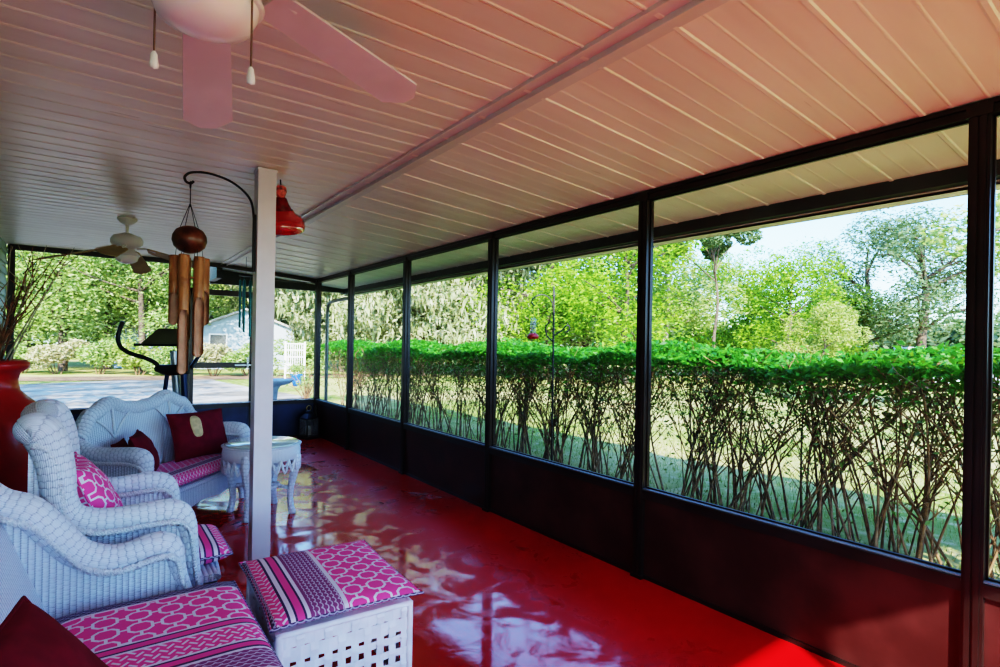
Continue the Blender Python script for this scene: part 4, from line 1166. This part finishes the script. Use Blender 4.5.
# far house
ho = empty('house', (6.3, 30.6, GZ), math.radians(-17), label='pale blue house with a grey gabled roof across the driveway', cat='house')
HW = plain('house_blue_wall', (.28, .34, .41), .7, var=.05); HR = plain('house_roof', (.33, .31, .30), .85, var=.12, scale=10)
m = MB(); m.box((-2.3, 0, 0), (2.3, 5, 2.1)); m.add([(-2.3, 0, 2.1), (2.3, 0, 2.1), (0, 0, 3.05)], [(0, 1, 2)]); m.build('wall', HW, ho)
m = MB()
for s in (-1, 1):
    a, b = Vector((0, -.3, 3.14)), Vector((s * 2.75, -.3, 2.0)); dy = Vector((0, 5.5, 0)); tz = Vector((0, 0, -.1))
    m.add([a, b, b + dy, a + dy, a + tz, b + tz, b + dy + tz, a + dy + tz], [(0,1,2,3),(7,6,5,4),(0,4,5,1),(1,5,6,2),(2,6,7,3),(3,7,4,0)])
m.box((-6.2, .6, 2.0), (-2.2, 4.6, 2.12)); m.add([(-6.4, .3, 2.05), (-2, .3, 2.05), (-2, 2.6, 2.95), (-6.4, 2.6, 2.95), (-6.4, 4.9, 2.05), (-2, 4.9, 2.05)], [(0, 1, 2, 3), (3, 2, 5, 4), (0, 3, 4)])
m.build('roof', HR, ho)
MB().box((-6, .8, 0), (-2.3, 4.5, 2.05)).build('wing', HW, ho)
for x in (-1.3, .9):
    f = MB().box((x - .42, -.05, .8), (x + .42, .02, 1.8)).build('window', WHITE_PAINT, ho); MB().box((x - .36, -.06, .86), (x + .36, -.04, 1.74)).build('pane', plain('dark_pane', (.05, .06, .08), .1), f)

# parked car seen over the hedge
ca = empty('parked_car', (26.6, 6.5, GZ), math.radians(-55), label='pale blue-white car parked far behind the hedge', cat='car')
CP = plain('car_paint', (.50, .60, .72), .25, var=.03); CG = plain('car_glass', (.03, .05, .09), .08)
def prism(m, prof, w0, w1=None, z_mid=None):
    n = len(prof); vs = []
    for s in (-1, 1):
        for x, z in prof: vs.append((x, s * (w0 if z < 1.05 else (w1 or w0)), z))
    m.add(vs, [tuple(range(n)), tuple(range(n, 2*n))[::-1]] + [(i, n + i, n + (i + 1) % n, (i + 1) % n) for i in range(n)])
m = MB(); prism(m, [(-2.2, .35), (2.2, .35), (2.25, .75), (2.1, .98), (1.05, 1.10), (.35, 1.62), (-1.9, 1.66), (-2.2, 1.05)], .88, .74); m.build('body', CP, ca)
m = MB()
for s in (-1, 1):
    for x0, x1, x2, x3 in ((-1.85, -.75, -.75, -1.75), (-.65, .82, .30, -.65)):
        m.add([(x0, s * .83, 1.10), (x1, s * .83, 1.10), (x2, s * .765, 1.55), (x3, s * .765, 1.55)], [(0, 1, 2, 3) if s < 0 else (3, 2, 1, 0)])
m.add([(1.0, -.72, 1.14), (1.0, .72, 1.14), (.42, .66, 1.57), (.42, -.66, 1.57)], [(0, 1, 2, 3)]); m.build('glass', CG, ca)
for x in (-1.4, 1.4):
    for s in (-1, 1):
        w = MB().lathe([(0, -.1), (.24, -.1), (.33, -.08), (.33, .08), (.24, .1), (0, .1)], 24, (x, s * .82, .33), R=Matrix.Rotation(PI/2, 3, 'X')).build('wheel', BLACK, ca)

# ------------------------------------------------------------------ light, sky, camera
w = bpy.data.worlds.new('sky'); sc.world = w; w.use_nodes = True
nt = w.node_tree; sky = nt.nodes.new('ShaderNodeTexSky'); sky.sky_type = 'NISHITA'; sky.sun_disc = False
SUN_EL, SUN_AZ = math.radians(30), math.radians(212)          # azimuth of the sun measured from +Y towards +X
sky.sun_elevation = SUN_EL; sky.sun_rotation = SUN_AZ; sky.air_density = 1.0; sky.dust_density = .6; sky.ozone_density = 1.5
tint = nt.nodes.new('ShaderNodeMix'); tint.data_type = 'RGBA'; tint.blend_type = 'MULTIPLY'; tint.inputs[0].default_value = 1; tint.inputs[7].default_value = (.60, .86, 1.17, 1)
nt.links.new(sky.outputs[0], tint.inputs[6]); nt.links.new(tint.outputs[2], nt.nodes['Background'].inputs[0]); nt.nodes['Background'].inputs[1].default_value = SKY_STRENGTH if 'SKY_STRENGTH' in globals() else .215
sd = Vector((math.sin(SUN_AZ) * math.cos(SUN_EL), math.cos(SUN_AZ) * math.cos(SUN_EL), math.sin(SUN_EL)))
L = bpy.data.lights.new('sun', 'SUN'); L.energy = 4.0; L.angle = math.radians(.6); L.color = (1, .95, .86)
lo = bpy.data.objects.new('sun', L); col.objects.link(lo); lo.rotation_euler = sd.to_track_quat('Z', 'Y').to_euler()

TH = math.radians(36.4)
cam = bpy.data.cameras.new('camera'); cam.sensor_width = 36; cam.lens = 550 * 36 / 1000; cam.shift_y = .0122; cam.clip_end = 400; cam.clip_start = .02
co = bpy.data.objects.new('camera', cam); col.objects.link(co); sc.camera = co
co.matrix_world = Matrix.Translation((0, 0, 1.288)) @ Matrix.Rotation(-TH, 4, 'Z') @ Matrix.Rotation(PI / 2, 4, 'X') @ Matrix.Rotation(math.radians(1.0), 4, 'Z')
sc.view_settings.view_transform = 'Filmic'; sc.view_settings.look = 'Very High Contrast'; sc.view_settings.exposure = 2.02; sc.view_settings.gamma = 1.08
sc.cycles.max_bounces = 12; sc.cycles.diffuse_bounces = 6; sc.cycles.transparent_max_bounces = 12; sc.cycles.glossy_bounces = 4; sc.cycles.transmission_bounces = 6
sc.cycles.use_denoising = True
